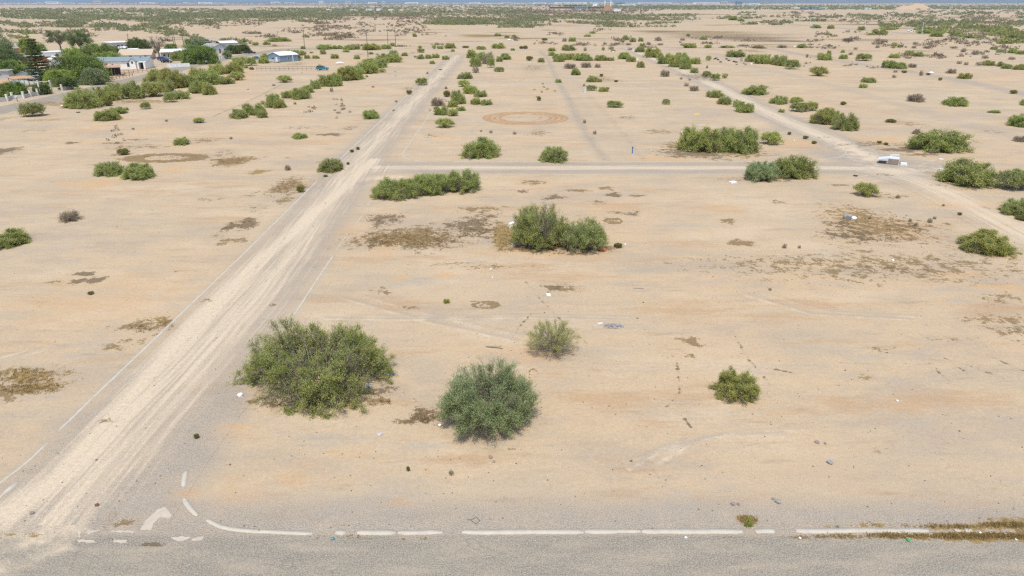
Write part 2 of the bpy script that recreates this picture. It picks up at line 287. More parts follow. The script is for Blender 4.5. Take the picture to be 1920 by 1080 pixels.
# weeds, scrap and stubble patches
for x, y, rx, ry, a, ch in [(770,447,100,20,.80,WE),(750,448,60,12,.62,GO),(885,425,46,20,.72,DK),(722,412,36,12,.62,DK),(900,393,46,8,.55,WE),(944,444,21,25,.95,GO),(830,455,40,8,.5,DK),(700,455,30,9,.5,DK),
    (540,350,32,17,.72,WE),(566,353,8,6,.7,GO),(532,376,16,10,.6,WE),(462,420,20,12,.85,DK),(436,424,16,9,.8,DK),(445,452,26,7,.55,WE),(420,455,12,8,.6,WE),(425,430,14,20,.4,WE),(435,302,36,9,.85,WE),(435,302,30,7,.5,GO),(486,322,18,5,.8,GO),
    (55,705,70,18,.62,GO),(20,735,60,20,.6,WE),(70,725,55,14,.55,GO),(160,513,20,4,.9,DK),(145,528,14,5,.8,DK),(182,525,16,7,.8,DK),(105,527,20,4,.6,WE),(280,612,50,14,.62,WE),(300,600,30,8,.6,GO),(250,640,25,8,.45,WE),
    (1640,425,95,34,.66,WE),(1600,440,56,12,.65,DK),(1660,446,40,8,.5,DK),(1580,420,30,8,.6,DK),(1710,425,60,14,.4,DK),(1390,456,24,6,.85,WE),(1365,415,16,5,.7,WE),(1457,378,15,3.5,.6,DK),(1295,641,26,9,.62,WE),(910,572,25,7,.55,WE),
    (1035,539,16,5,.85,DK),(1060,540,26,8,.6,WE),(1150,414,18,6,.6,WE),(1085,358,24,3,.75,WE),(1150,365,16,3.5,.9,DK),(1135,353,14,4,.7,WE),(1190,366,18,4,.6,WE),(1122,380,12,4,.6,WE),(981,359,12,3,.8,DK),(1000,342,28,5,.6,WE),(1040,370,22,5,.7,DK),
    (1650,498,320,28,.50,WE),(1640,425,110,36,.5,OR),(1700,505,60,9,.42,DK),(1840,470,80,10,.4,WE),(1885,610,60,24,.48,WE),(1880,560,60,12,.4,WE),(1660,655,30,6,.4,WE),(1620,708,16,5,.7,GO),(1780,635,60,5,.3,WE),(1860,565,40,10,.35,WE),
    (800,780,32,16,.75,DK),(780,785,40,12,.6,WE),(600,752,150,12,.6,WE),(700,735,50,9,.6,DK),(1300,286,60,12,.75,DK),(1270,275,30,8,.6,WE),(1395,290,60,6,.6,WE),(1690,281,40,4,.85,DK),(1640,270,50,4,.6,WE),(1730,290,40,2.5,.7,DK),
    (1450,337,70,5,.55,DK),(1660,368,40,5,.5,WE),(1820,345,80,8,.6,WE),(1130,466,30,6,.7,WE),(1010,467,60,8,.75,DK),(1090,474,50,5,.6,DK),(905,500,130,10,.3,WE),(750,520,24,6,.55,OR),(835,515,20,6,.6,OR),(560,348,60,30,.2,WE),
    (270,275,60,4,.5,WE),(215,268,40,2,.5,WE),(165,268,30,3,.4,OR),(60,245,60,3,.35,GO),(75,225,40,2.5,.5,GO),(255,262,20,2,.6,DK),(135,268,14,2,.85,DK),(0,283,34,6,.9,DK),(225,290,30,3,.5,WE),(620,252,25,2.5,.85,DK),(560,240,40,3,.4,WE),
    (340,295,40,2,.4,WE),(920,405,30,5,.5,WE),(1110,410,60,14,.22,WE),(470,365,20,5,.4,WE),(480,390,20,8,.35,WE),(690,85,60,2,.5,DK),(520,690,60,20,.1,GR),
    (290,1021,26,3,.8,DK),(210,970,10,22,.45,GO),(230,980,40,6,.45,WE),(40,1005,70,7,.4,GO),(640,1008,90,5,.4,WE),(780,1010,50,3,.5,WE),
    (1400,1008,40,2,.4,GO),(2020,1005,110,8,.9,GO),(2150,1006,90,5,.7,GO),(1470,1007,40,2.5,.4,GO),(1560,1007,60,3,.5,GO),(1680,1006,60,4,.7,GO),(1800,990,80,6,.95,GO),(1830,1006,110,9,1,GO),(1880,985,50,7,.9,GO),(1400,975,25,10,.6,GO),(1640,985,40,4,.7,GO),(1550,988,20,3,.6,GO),(1900,975,60,8,.6,GO),
    (1870,985,80,18,.4,WE),(1600,1008,300,5,.4,WE),(1740,990,180,10,.3,WE),
    (700,75,60,1.5,.8,WE),(800,61,36,1.2,.7,WE),(910,67,50,2.5,.95,GO),(915,67,40,1.5,.6,WE),(60,80,70,2,.4,WE),(985,72,60,1.5,.7,WE),(1240,59,60,2.2,.8,WE),(1350,66,120,7,.62,WE),(1400,72,90,5,.7,DK),(1460,77,68,1.6,.95,DK),(1330,60,90,2,.7,WE),(1310,27,60,1.2,.8,WE),
    (1620,75,90,3,.5,DK),(1700,46,120,1.6,.9,DK),(1800,42,120,3,.7,DK),(1600,40,160,1.5,.6,WE),(1850,33,100,2,.6,DK),(1250,40,60,.8,.5,WE),(120,78,30,1,.6,WE),(1500,88,80,1.5,.6,DK),(1100,73,60,1.2,.6,WE),
    (760,28,120,1.4,.55,WE),(560,31,160,2,.5,WE),(700,30,90,1.6,.6,WE),(980,24,160,3,.6,DK),(1060,21,90,1.5,.7,WE),(300,38,200,2,.35,WE),
    (200,560,170,55,.36,OR),(90,590,90,25,.3,OR),(450,930,80,20,.38,OR),(520,900,60,14,.4,OR),(745,942,22,9,.85,OR),(440,800,30,6,.8,OR),(350,925,30,10,.75,OR),(650,655,60,20,.3,OR),(1000,665,90,18,.4,OR),(1080,480,110,10,.45,OR),(960,470,130,9,.45,OR),
    (175,345,60,9,.55,OR),(130,345,40,6,.5,OR),(330,240,80,5,.35,OR),(1500,270,60,10,.55,OR),(1650,262,60,5,.6,OR),(1810,384,90,10,.5,OR),(1230,298,80,3.5,.6,OR),(830,256,26,3,.7,OR),(1360,390,40,10,.45,OR),(1880,540,60,8,.5,OR),(1820,515,60,6,.6,OR),
    (1400,740,70,30,.25,OR),(1600,900,260,60,.34,GR),(1760,840,160,40,.34,GR),(1500,620,120,26,.26,GR),(1320,960,200,30,.3,GR),(870,880,120,30,.25,OR),(560,880,140,30,.3,OR),(650,850,60,15,.4,OR),(1800,950,90,14,.4,OR),(720,470,40,30,.4,OR),(640,440,25,30,.4,OR),(280,420,150,30,.15,OR),(600,265,50,3,.45,OR),(1280,640,60,20,.2,OR),(420,150,60,8,.5,OR),(360,155,50,6,.6,OR),(260,190,70,4,.6,WE),(130,195,80,5,.6,WE),(100,193,50,4,.5,GO),(440,140,40,5,.6,OR),(610,118,40,4,.5,OR),(640,113,20,3,.5,OR),
    (980,700,60,30,.3,PA),(760,700,40,12,.3,PA),(740,725,30,12,.35,GR),(690,745,40,8,.3,GR),(820,770,50,30,.2,GR),(1500,560,90,20,.25,PA),(1300,330,300,8,.2,PA),(1850,520,60,10,.3,GR),(1230,508,60,6,.5,GR),(1600,508,30,5,.5,GR),(1270,470,60,9,.4,GR),(680,690,60,40,.08,GR)]:
    blob(ch, x, y, rx, ry, a)
for x, y, rx, ry, a in ((435,302,34,8,.55),(310,302,60,3,.5),(360,292,30,4,.5),(770,447,90,16,.42),(540,350,26,14,.42),(485,322,16,4,.5),(1640,425,60,20,.35),(60,715,60,20,.4),(290,608,40,10,.35),(462,440,14,8,.3)): blob('rust', x, y, rx, ry, a)
for x, y, rx, ry, w in ((310,296,62,6.5,.45),(1000,700,8,8,.1),(910,572,22,6,.3),(1150,414,15,5,.3)):
    c = G(x, y); OPS.append(('er', WE, ((c[0]), (G(x,y-ry)[1]+G(x,y+ry)[1])/2), (rx*px(y), (G(x,y-ry)[1]-G(x,y+ry)[1])/2), w, .9))
rng0 = np.random.default_rng(5)
for i in range(150):                                   # small nameless patches everywhere
    x, y = rng0.uniform(-60, 1980), 95 + 800 * rng0.random() ** 1.7
    w = rng0.uniform(6, 30); blob(rng0.choice([WE, WE, OR, OR, GR, DK]), x, y, w, max(1.2, w * rng0.uniform(.12, .3)), rng0.uniform(.3, .6))
for i in range(160):
    x, y = rng0.uniform(-60, 1980), rng0.uniform(14, 95)
    w = rng0.uniform(10, 70); blob(rng0.choice([WE, WE, OR, GO, DK]), x, y, w, rng0.uniform(.4, 1.3), rng0.uniform(.3, .7))
CH = {GR: (0, 0), PA: (0, 1), OR: (0, 2), WE: (1, 0), DK: (1, 1), GO: (1, 2), A: (2, 2), 'rust': (3, 0)}
def paint(XY):
    M = np.zeros((4, len(XY), 3), np.float32); X, Y = XY[:, 0], XY[:, 1]
    order = np.argsort(Y); Ys = Y[order]
    def rows(y0, y1):
        a, b = np.searchsorted(Ys, [y0, y1]); return order[a:b]
    def put(ch, idx, v):
        k, c = CH[ch]; M[k, idx, c] = np.maximum(M[k, idx, c], v)
    for op in OPS:
        k, ch = op[0], op[1]
        if k == 'l':
            P, w, amt, soft = op[2:]; W = w * (1 + soft)
            for a, b in zip(P[:-1], P[1:]):
                idx = rows(min(a[1], b[1]) - W, max(a[1], b[1]) + W)
                x, y = X[idx], Y[idx]
                ok = (x > min(a[0], b[0]) - W) & (x < max(a[0], b[0]) + W); idx, x, y = idx[ok], x[ok], y[ok]
                if not len(idx): continue
                d = b - a; t = np.clip(((x - a[0]) * d[0] + (y - a[1]) * d[1]) / (d @ d), 0, 1)
                r = np.hypot(x - a[0] - t * d[0], y - a[1] - t * d[1]) / w
                put(ch, idx, amt * np.clip((1 + soft - r) / (2 * soft), 0, 1) if soft < 1 else amt)
        elif k in 'e':
            c, r, amt, soft = op[2:]
            idx = rows(c[1] - r[1] * 1.6, c[1] + r[1] * 1.6); x, y = X[idx], Y[idx]
            ok = abs(x - c[0]) < r[0] * 1.6; idx, x, y = idx[ok], x[ok], y[ok]
            q = np.hypot((x - c[0]) / r[0], (y - c[1]) / r[1]); an = np.arctan2(y - c[1], x - c[0])
            q = q * (1 + .16 * np.sin(3 * an + c[0]) + .1 * np.sin(5 * an + c[1]))
            put(ch, idx, amt * np.clip((1 + soft - q) / (2 * soft), 0, 1))
        elif k == 'er':
            c, r, w, amt = op[2:]
            idx = rows(c[1] - r[1] * 1.6, c[1] + r[1] * 1.6); x, y = X[idx], Y[idx]
            q = np.hypot((x - c[0]) / r[0], (y - c[1]) / r[1]); put(ch, idx, amt * np.clip(1.3 - abs(q - 1) / w, 0, 1))
        elif k == 'r':
            c, r, w, amt = op[2:]
            idx = rows(c[1] - r - 2 * w, c[1] + r + 2 * w); x, y = X[idx], Y[idx]
            q = abs(np.hypot(x - c[0], y - c[1]) - r) / w; put(ch, idx, amt * np.clip(1.5 - q, 0, 1))
        elif k == 'h':
            y0, amt, soft = op[2:]; idx = rows(-500, y0 + soft); put(ch, idx, amt * np.clip((y0 + soft - Y[idx]) / (2 * soft), 0, 1))
        elif k == 'v':
            y0, y1, y2, amt = op[2:]; idx = rows(y0 - .5, y2); y = Y[idx]
            put(ch, idx, amt * np.clip((y2 - y) / (y2 - y1), 0, 1))
    return M
def attach(me, XY, ru=None, rv=None):
    M = paint(XY); n = len(XY)
    if ru is not None: M[2, :, 0] = ru; M[2, :, 1] = rv
    for i, nm in enumerate(('m1', 'm2', 'm3', 'm4')):
        at = me.attributes.new(nm, 'FLOAT_COLOR', 'POINT')
        at.data.foreach_set('color', np.concatenate([M[i], np.ones((n, 1), np.float32)], 1).ravel())
# ------------------------------------------------------------------ the ground: one sheet, finer near the road, out to the horizon
ys = [-300, -60, -10, 4, 10, 14]
pix = np.concatenate([np.arange(1300, 1090, -12), np.arange(1090, 400, -1.8), np.arange(400, 120, -1.0), np.arange(120, 20, -.6), np.arange(20, 5, -.4)])
ys = np.array(ys + [G(960, p)[1] for p in pix if G(960, p)[1] > 15] + [22000, 30000])
ts = np.concatenate([np.linspace(-4, -1.2, 24)[:-1], np.linspace(-1.2, 1.2, 1060), np.linspace(1.2, 4, 24)[1:]])
wid = np.maximum(.705 * ys + 8, 22)
XX = (wid[:, None] * ts[None, :]).ravel(); YY = np.repeat(ys, len(ts))
nr, nc = len(ys), len(ts)
i = (np.arange(nr - 1)[:, None] * nc + np.arange(nc - 1)[None, :]).ravel()
me = mesh_np('ground', np.stack([XX, YY, np.zeros_like(XX)], 1), [np.stack([i, i + 1, i + nc + 1, i + nc], 1)], [GROUND])
attach(me, np.stack([XX, YY], 1)); tag(link('ground', me), kind='structure')
def resample(P, step):
    seg = np.linalg.norm(np.diff(P, axis=0), axis=1); s = np.concatenate([[0], np.cumsum(seg)])
    n = max(8, int(s[-1] / step)); q = np.linspace(0, s[-1], n)
    R = np.stack([np.interp(q, s, P[:, k]) for k in (0, 1)], 1)
    for _ in range(3): R[1:-1] = (R[:-2] + 2 * R[1:-1] + R[2:]) / 4
    T = np.gradient(R, axis=0); T /= np.linalg.norm(T, axis=1)[:, None]
    return R, np.stack([-T[:, 1], T[:, 0]], 1), q
def road(name, P, half, step, z, cross=22):
    """road sheet; ru, rv carry metres across / along (packed below 1) for the wheel-track streaks"""
    R, Nn, q = resample(P, step); u = np.linspace(-half, half, cross)
    XY = (R[:, None, :] + u[None, :, None] * Nn[:, None, :]).reshape(-1, 2); n = len(R)
    i = (np.arange(n - 1)[:, None] * cross + np.arange(cross - 1)[None, :]).ravel()
    me = mesh_np(name, np.c_[XY, np.full(len(XY), z)], [np.stack([i, i + cross, i + cross + 1, i + 1], 1)], [GROUND])
    attach(me, XY, np.tile((u + 20) * .05, n), np.repeat(q * .002 + .01, cross))
    return tag(link(name, me), kind='structure')
road('dirt_street', STREET, 6.2, .25, .008, 60)
road('cross_road', GL((720,314),(900,314.5),(1200,314.5),(1480,314.5),(1625,315.5)), 5.6, .4, .004, 40)
road('side_road', SIDE[:-1], 6, .5, .006, 34)
road('sand_track', BRANCH, 4.5, .5, .010, 22)
road('paved_road', HOUSE_ROAD, 5.4, .8, .004, 24)
road('gravel_road', BERM_ROAD, 6.5, 2, .007, 16)
road('rough_road', THIRD, 5.4, 1, .004, 20)
road('highway', HIGHWAY, 9, 6, .004, 12)
x = np.linspace(-70, 70, 900); y = np.linspace(14.5, yk + .8, 90)
XY = np.stack(np.meshgrid(x, y), -1).reshape(-1, 2); i = (np.arange(89)[:, None] * 900 + np.arange(899)[None, :]).ravel()
me = mesh_np('asphalt_road', np.c_[XY, np.full(len(XY), .004)], [np.stack([i, i + 1, i + 901, i + 900], 1)], [GROUND])
attach(me, XY); tag(link('asphalt_road', me), kind='structure')
# ------------------------------------------------------------------ flush concrete ribbons along the roads, half buried in sand
CONC = simple('old_concrete', (.53, .475, .385), .9, .14, 2.0, grime=(.50, .42, .32))
rk = np.random.default_rng(3)
def ribbon(name, pts, w, z=.016, step=.3, fray=.35, fray_a=1, fray_b=1):
    P = pts if isinstance(pts, np.ndarray) else GL(*pts)
    R, Nn, q = resample(P, step); n = len(R)
    def walk(a): 
        k = rk.normal(0, 1, n); k = np.convolve(k, np.ones(5) / 5, 'same')[:n]; return a * k
    hl = w / 2 * np.clip(1 - fray * abs(walk(1)), .15, 1); hr = w / 2 * np.clip(1 - fray * abs(walk(1.4)), .1, 1)
    e = np.minimum(1, np.minimum(q / .35, (q[-1] - q) / .35) + rk.uniform(.3, .8)); hr = hr * e; hl = hl * e
    L, Q = R + Nn * hl[:, None], R - Nn * hr[:, None]
    V = np.concatenate([np.c_[L, np.full(n, z)], np.c_[Q, np.full(n, z)], np.c_[L, np.full(n, 0)], np.c_[Q, np.full(n, 0)]])
    a = np.arange(n - 1)

    f = [np.stack([a + n, a + n + 1, a + 1, a], 1), np.stack([a, a + 1, a + 2*n + 1, a + 2*n], 1), np.stack([a + n + 1, a + n, a + 3*n, a + 3*n + 1], 1)]
    return tag(link(name, mesh_np(name, V, f, [CONC])), kind='structure')
for seg in [((345,935),(352,948),(365,962),(371,967)), ((388,975),(405,985),(430,992),(480,996),(530,998),(586,1000)), ((348,884),(346,897),(344,913))]:
    ribbon('kerb', GL(*seg), .32, fray=.2)
for a, b in ((629,648),(670,742),(746,830),(866,1094),(1096,1201),(1203,1392),(1416,1452),(1492,1740),(1790,1802),(1809,1822),(1965,2080),(2084,2240),(2244,2420),(-420,-260),(-256,-120)):
    ribbon('kerb', GL((a, 998.5 - (a-586)*.0035), ((a+b)/2, 998.5 - ((a+b)/2-586)*.0035), (b, 998.5 - (b-586)*.0035)), .42, fray=.30)
ribbon('kerb', GL((-30,930),(0,905),(45,872),(70,850),(87,832)), .24); ribbon('kerb', GL((-20,956),(0,935),(15,920),(32,905)), .5, fray=.8)
ribbon('kerb', GL((110,808),(139,780),(453,480),(596,338)), .27, step=.6); ribbon('kerb', GL((610,325),(742,200),(790,151),(836,105)), .30, step=1)
ribbon('kerb', GL((537,612),(624,480)), .24); ribbon('kerb', GL((630,470),(652,438)), .12, fray=.9); ribbon('kerb', GL((668,420),(684,398)), .22, fray=.8); ribbon('kerb', GL((689,385),(696,375)), .25, fray=.8)
ribbon('kerb', GL((877,110),(817,198),(760,281),(756,287),(755,293),(764,297),(780,301),(800,303)), .28, step=.5)
ribbon('kerb', GL((850,303.5),(1100,303.3),(1392,303)), .30, step=.8); ribbon('kerb', GL((930,326.5),(1390,326.5)), .2, step=.8, fray=.8)
ribbon('kerb', GL((1395,303),(1490,302),(1545,299),(1572,295),(1584,290),(1586,285),(1578,279),(1560,270)), .25, fray=.6)
ribbon('kerb', GL((1690,280),(1600,244),(1500,203),(1440,178),(1380,154),(1300,122)), .22, step=1, fray=.6); ribbon('kerb', GL((1530,262),(1450,225),(1330,167),(1260,132)), .18, step=1, fray=.7)
ribbon('kerb', GL((0,220),(90,198),(130,190)), .3, step=1, fray=.5); ribbon('kerb', GL((0,197),(70,184),(150,166)), .3, step=1, fray=.5)
# worn pale remains of paint and spilled mortar at the street mouth
PAINT = simple('worn_paint', (.52, .445, .355), .9, .14, 2.5, grime=(.46, .40, .33))
def marking(pts, z=.014):
    P = GL(*pts); Q = []
    for a, b in zip(P, np.roll(P, -1, 0)):
        n = max(2, int(np.linalg.norm(b - a) / .12))
        for k in range(n): Q.append(a + (b - a) * k / n + rk.normal(0, .022, 2))
    mb = MB(); mb.add([(q[0], q[1], z) for q in Q], [tuple(range(len(Q)))])
    o = mb.build('road_marking', PAINT); tag(o, kind='structure')
for p in [((262,994),(272,978),(285,965),(300,953),(310,951),(322,966),(318,972),(300,970),(288,982),(284,994)), ((203,995),(252,995),(250,1000),(215,999)), ((145,1012),(176,1013),(180,1018),(148,1017)),
          ((212,1012),(238,1013),(236,1019),(214,1018)), ((322,1008),(345,1005),(360,1009),(340,1015),(328,1014)), ((360,1010),(382,1006),(380,1012),(364,1015)), ((163,995),(190,995),(176,999),(165,1004)), ((145,995),(151,995),(151,1008),(147,1008))]:
    marking(p)
# ------------------------------------------------------------------ plants
BARK = simple('bark', (.25, .21, .165), .9, .2, 3)
DEADWOOD = simple('dead_wood', (.30, .25, .20), .9, .2, 3)
def unit(v): return v / (np.linalg.norm(v, axis=-1, keepdims=True) + 1e-9)
def tubes(P, r, sides=4):
    """P n,k,3 polylines, r n,k radii"""
    n, k, _ = P.shape
    T = unit(np.gradient(P, axis=1)); a = unit(np.cross(T, np.array([.31, .77, .56]))); b = np.cross(T, a)
    th = np.arange(sides) * 2 * PI / sides
    V = P[:, :, None, :] + r[:, :, None, None] * (np.cos(th)[None, None, :, None] * a[:, :, None, :] + np.sin(th)[None, None, :, None] * b[:, :, None, :])
    base = np.arange(n)[:, None, None] * k * sides; ii = np.arange(k - 1)[None, :, None] * sides; s = np.arange(sides)[None, None, :]; s2 = (s + 1) % sides
    f = np.stack([base + ii + s, base + ii + s2, base + ii + sides + s2, base + ii + sides + s], -1).reshape(-1, 4)
    return V.reshape(-1, 3), f
def grow(seed, R, Hh, n1, n2, n3, n4, leaf=(.13, .045), el=(8, 80), spread=.22, trunk=0., lump=.3, droop=.15, up=.2, thick=.03, s2=.34, bare=.0, skirt=0, twist=.9, start=.25, holes=0, dead=0.):
    """branching plant: stems (V,F) and leaves (V,F,tone)"""
    g = np.random.default_rng(seed)
    az = (np.arange(n1) * 2.399963 + g.uniform(0, .8, n1)); e0, e1 = np.sin(np.radians(el[0])), np.sin(np.radians(el[1]))
    sn = e0 + (e1 - e0) * g.permutation((np.arange(n1) + g.random(n1)) / n1); cs = np.sqrt(1 - sn**2)
    d = np.stack([cs * np.cos(az), cs * np.sin(az), sn], 1)
    hh = Hh - trunk
    env = 1 / np.sqrt((cs / R)**2 + (np.maximum(sn, -.4) / hh)**2)
    ph = g.uniform(0, 6.3, 4)
    env *= (1 - lump * g.random(n1)) * (1 + lump * .45 * (np.sin(2*az + ph[0]) * .6 + np.sin(3*az + ph[1] + 2*sn) * .5 + np.sin(5*az + ph[2]) * .3))
    br, ba = np.sqrt(g.random(n1)) * spread * R, az + g.normal(0, .5, n1)
    b0 = np.stack([br * np.cos(ba), br * np.sin(ba), np.full(n1, trunk * 1.0) * g.uniform(.7, 1, n1) if trunk else np.zeros(n1)], 1)
    L = np.maximum(env - br * .8, env * .3)
    def main(i, t):
        p = b0[i] + d[i] * (L[i] * t)[:, None]
        z = p[:, 2] + hh * .16 * np.sin(PI * np.minimum(t, 1)) * cs[i] - droop * hh * t**2 * cs[i]
        p = np.stack([p[:, 0], p[:, 1], np.maximum(z, .03)], 1)
        return p
    k1 = 6; tt = np.linspace(0, 1, k1)
    Pm = np.stack([main(np.arange(n1), np.full(n1, t)) for t in tt], 1)
    w = g.normal(0, .035 * R, Pm.shape); w[:, 0] = 0; Pm = Pm + w; Pm[:, :, 2] = np.maximum(Pm[:, :, 2], .02)
    rm = thick * (1.05 - .85 * tt)[None, :] * g.uniform(.6, 1.2, n1)[:, None]
    SV, SF = tubes(Pm, rm, 5)
    # secondary
    i2 = np.repeat(np.arange(n1), n2); t2 = start + (1 - start) * g.random(len(i2)) ** .75
    p2 = main(i2, t2); d2 = unit(d[i2] + g.normal(0, .62, (len(i2), 3)) * twist + [0, 0, up]); l2 = (s2 * L[i2] * (1.2 - .65 * t2) * g.uniform(.5, 1.15, len(i2)) * np.where(g.random(len(i2)) < .12, 1.45, 1))
    tn2 = g.random(len(i2))
    P2 = p2[:, None, :] + d2[:, None, :] * (l2[:, None] * np.array([0, .5, 1]))[:, :, None]; P2[:, 1, 2] += .05 * l2; P2[:, :, 2] = np.maximum(P2[:, :, 2], .03)
    V2, F2 = tubes(P2, thick * .32 * np.array([1, .7, .3])[None, :] * np.ones((len(i2), 1)), 3)
    SF = [SF, F2 + len(SV)]; SV = [SV, V2]
    # tertiary
    i3 = np.repeat(np.arange(len(i2)), n3); s3 = .25 + .75 * g.random(len(i3))
    p3 = P2[i3, 0] + d2[i3] * (l2[i3] * s3)[:, None]; d3 = unit(d2[i3] + g.normal(0, .75, (len(i3), 3)) * twist + [0, 0, up]); l3 = l2[i3] * g.uniform(.4, .95, len(i3))
    e3 = p3 + d3 * l3[:, None]; e3[:, 2] = np.maximum(e3[:, 2], .02)
    P3 = np.stack([p3, e3], 1); V3, F3 = tubes(P3, thick * .10 * np.array([1, .4])[None, :] * np.ones((len(i3), 1)), 3)
    SF.append(F3 + len(SV[0]) + len(V2)); SV.append(V3)
    if skirt:                                             # dead lower twigs lying round the base
        a = g.uniform(0, 6.3, skirt); r0 = R * g.uniform(.1, .75, skirt); q = np.stack([r0*np.cos(a), r0*np.sin(a), g.uniform(.02, .12, skirt) * Hh], 1)
        dd = unit(np.stack([np.cos(a + g.normal(0, .8, skirt)), np.sin(a + g.normal(0, .8, skirt)), g.normal(0, .18, skirt)], 1))
        Ps = q[:, None] + dd[:, None] * (R * g.uniform(.12, .38, skirt))[:, None, None] * np.array([0, .5, 1])[None, :, None]; Ps[:, 1] += g.normal(0, .03, (skirt, 3)); Ps[:, :, 2] = np.maximum(Ps[:, :, 2], .015)
        Vs, Fs = tubes(Ps, thick * .4 * np.array([1, .7, .4])[None, :] * g.uniform(.5, 1.3, skirt)[:, None], 3)
        SF.append(Fs + sum(len(v) for v in SV)); SV.append(Vs)
    SV = np.concatenate(SV); SF = np.concatenate(SF)
    def cap(V): z = V[:, 2]; V[:, 2] = np.where(z > .8*Hh, .8*Hh + (z - .8*Hh) * .42, z); return V
    SV = cap(SV)
    if n4 == 0: return (SV, SF), None
    i4 = np.repeat(np.arange(len(i3)), n4); u = .1 + .95 * g.random(len(i4))
    if bare:                                              # inner wood stays leafless
        keep = (t2[i3[i4]] > bare) | (g.random(len(i4)) < .15); i4, u = i4[keep], u[keep]
    n = len(i4); c = P3[i4, 0] + (P3[i4, 1] - P3[i4, 0]) * u[:, None] + g.normal(0, leaf[0] * .7, (n, 3)); c[:, 2] = np.maximum(c[:, 2], .04)
    ax = unit(d3[i4] * .8 + g.normal(0, .6, (n, 3)) + [0, 0, up * .6]); sd = unit(np.cross(ax, g.normal(0, .55, (n, 3)) + [0, 0, 1.0]))
    sz = g.uniform(.55, 1.3, n)[:, None]; a, b = ax * leaf[0] * .5 * sz, sd * leaf[1] * .5 * sz
    LV = np.stack([c - a, c + b, c + a, c - b], 1).reshape(-1, 3); LV[:, 2] = np.maximum(LV[:, 2], .01)
    LV = cap(LV)
    LF = np.arange(n * 4).reshape(-1, 4)
    m4 = i2[i3[i4]]; tone = np.clip(.42 * g.random(n1)[m4] + .33 * tn2[i3[i4]] + .45 * g.random(n) - .08, 0, 1)
    if holes or dead:                                     # thin places where the wood shows, and a few dead limbs
        ok = np.ones(n, bool); q = unit(c / np.array([R, R, Hh])); hd = unit(g.normal(0, 1, (holes, 3)) * [1, 1, .3] + [0, -.5, .35])
        for h_ in hd: ok &= ~((q @ h_ > g.uniform(.955, .985)) & (g.random(n) < .8))
        ok &= ~((g.random(n1) < dead)[m4]); k4 = np.repeat(ok, 4); LV = LV[k4]; tone = tone[ok]; LF = np.arange(ok.sum() * 4).reshape(-1, 4)
    return (SV, SF), (LV, LF, np.repeat(tone, 4))
def leaf_mesh(name, lv, mat):
    me = mesh_np(name, lv[0], [lv[1]], [mat]); at = me.attributes.new('tone', 'FLOAT', 'POINT'); at.data.foreach_set('value', lv[2].astype(np.float32)); return me
def both_mesh(name, st, lv, mats):
    n = len(st[0]); me = mesh_np(name, np.concatenate([st[0], lv[0]]), [st[1], lv[1] + n], mats, np.r_[np.zeros(len(st[1])), np.ones(len(lv[1]))])
    at = me.attributes.new('tone', 'FLOAT', 'POINT'); at.data.foreach_set('value', np.r_[np.zeros(n), lv[2]].astype(np.float32)); return me
LEAF = {'g': leaf_mat('mesquite_leaf', (0.28, 0.345, 0.096), (0.56, 0.605, 0.213)), 'b': leaf_mat('saltbush_leaf', (.260, .335, .150), (.490, .570, .295)),
        't': leaf_mat('sparse_leaf', (0.411, 0.464, 0.119), (0.66, 0.66, 0.267)), 'o': leaf_mat('olive_leaf', (0.29, 0.337, 0.109), (0.544, 0.579, 0.226)),
        'y': leaf_mat('bright_leaf', (0.336, 0.375, 0.095), (0.594, 0.605, 0.202)), 'd': leaf_mat('dry_twig', (.240, .195, .140), (.430, .360, .260), .1), 'k': leaf_mat('creosote_leaf', (.180, .165, .050), (.370, .335, .110)),
        'w': leaf_mat('paloverde_leaf', (0.297, 0.342, 0.111), (0.55, 0.586, 0.232))}
COL = {'g': 'green', 'b': 'blue-green', 't': 'pale yellow-green', 'o': 'olive', 'y': 'bright green', 'd': 'dry brown', 'k': 'dark mustard', 'w': 'olive'}
PROTO = {}
def proto(style, lod, k):
    key = (style, lod, k)
    if key in PROTO: return PROTO[key]
    seed = ord(style) * 31 + k * 7 + lod
    # unit plants of radius 2 m, height 2 m
    q = dict(thick=.045, lump=.34, spread=.3, holes=2 if lod == 0 else 0, dead=.06 if lod < 2 else 0)
    n1, n2, n3, n4 = ((110, 8, 6, 7), (60, 7, 5, 5), (34, 5, 4, 4))[lod]; lf = ((.125, .046), (.20, .08), (.32, .14))[lod]
    if style == 'b': q.update(up=.5, droop=.02, el=(5, 85), spread=.35, lump=.25)
    if style == 't': q.update(up=.4, el=(12, 82), bare=.45, droop=.0, lump=.22, spread=.08, skirt=60 if lod == 0 else 14); n4 -= 1
    if style == 'd': q.update(up=.3, el=(5, 85), lump=.35, spread=.2); lf = (lf[0], lf[1] * .45); n4 = max(2, n4 - 2)
    if style == 'k': q.update(up=.4, el=(25, 85), lump=.2)
    if style == 'w': q.update(trunk=.42, el=(2, 75), lump=.3, spread=.05, thick=.075, bare=.35, droop=.05)
    if style in 'gyo': q.update(droop=.12, el=(4, 82))
    st, lv = grow(seed, 2, 2, n1, n2, n3, n4, leaf=lf, **q)
    if lod < 2: r = (mesh_np('branches', st[0], [st[1]], [BARK if style != 'd' else DEADWOOD]), leaf_mesh('foliage', lv, LEAF[style]))
    else: r = (both_mesh('shrub', st, lv, [BARK if style != 'd' else DEADWOOD, LEAF[style]]),)
    PROTO[key] = r; return r
rs = random.Random(11)
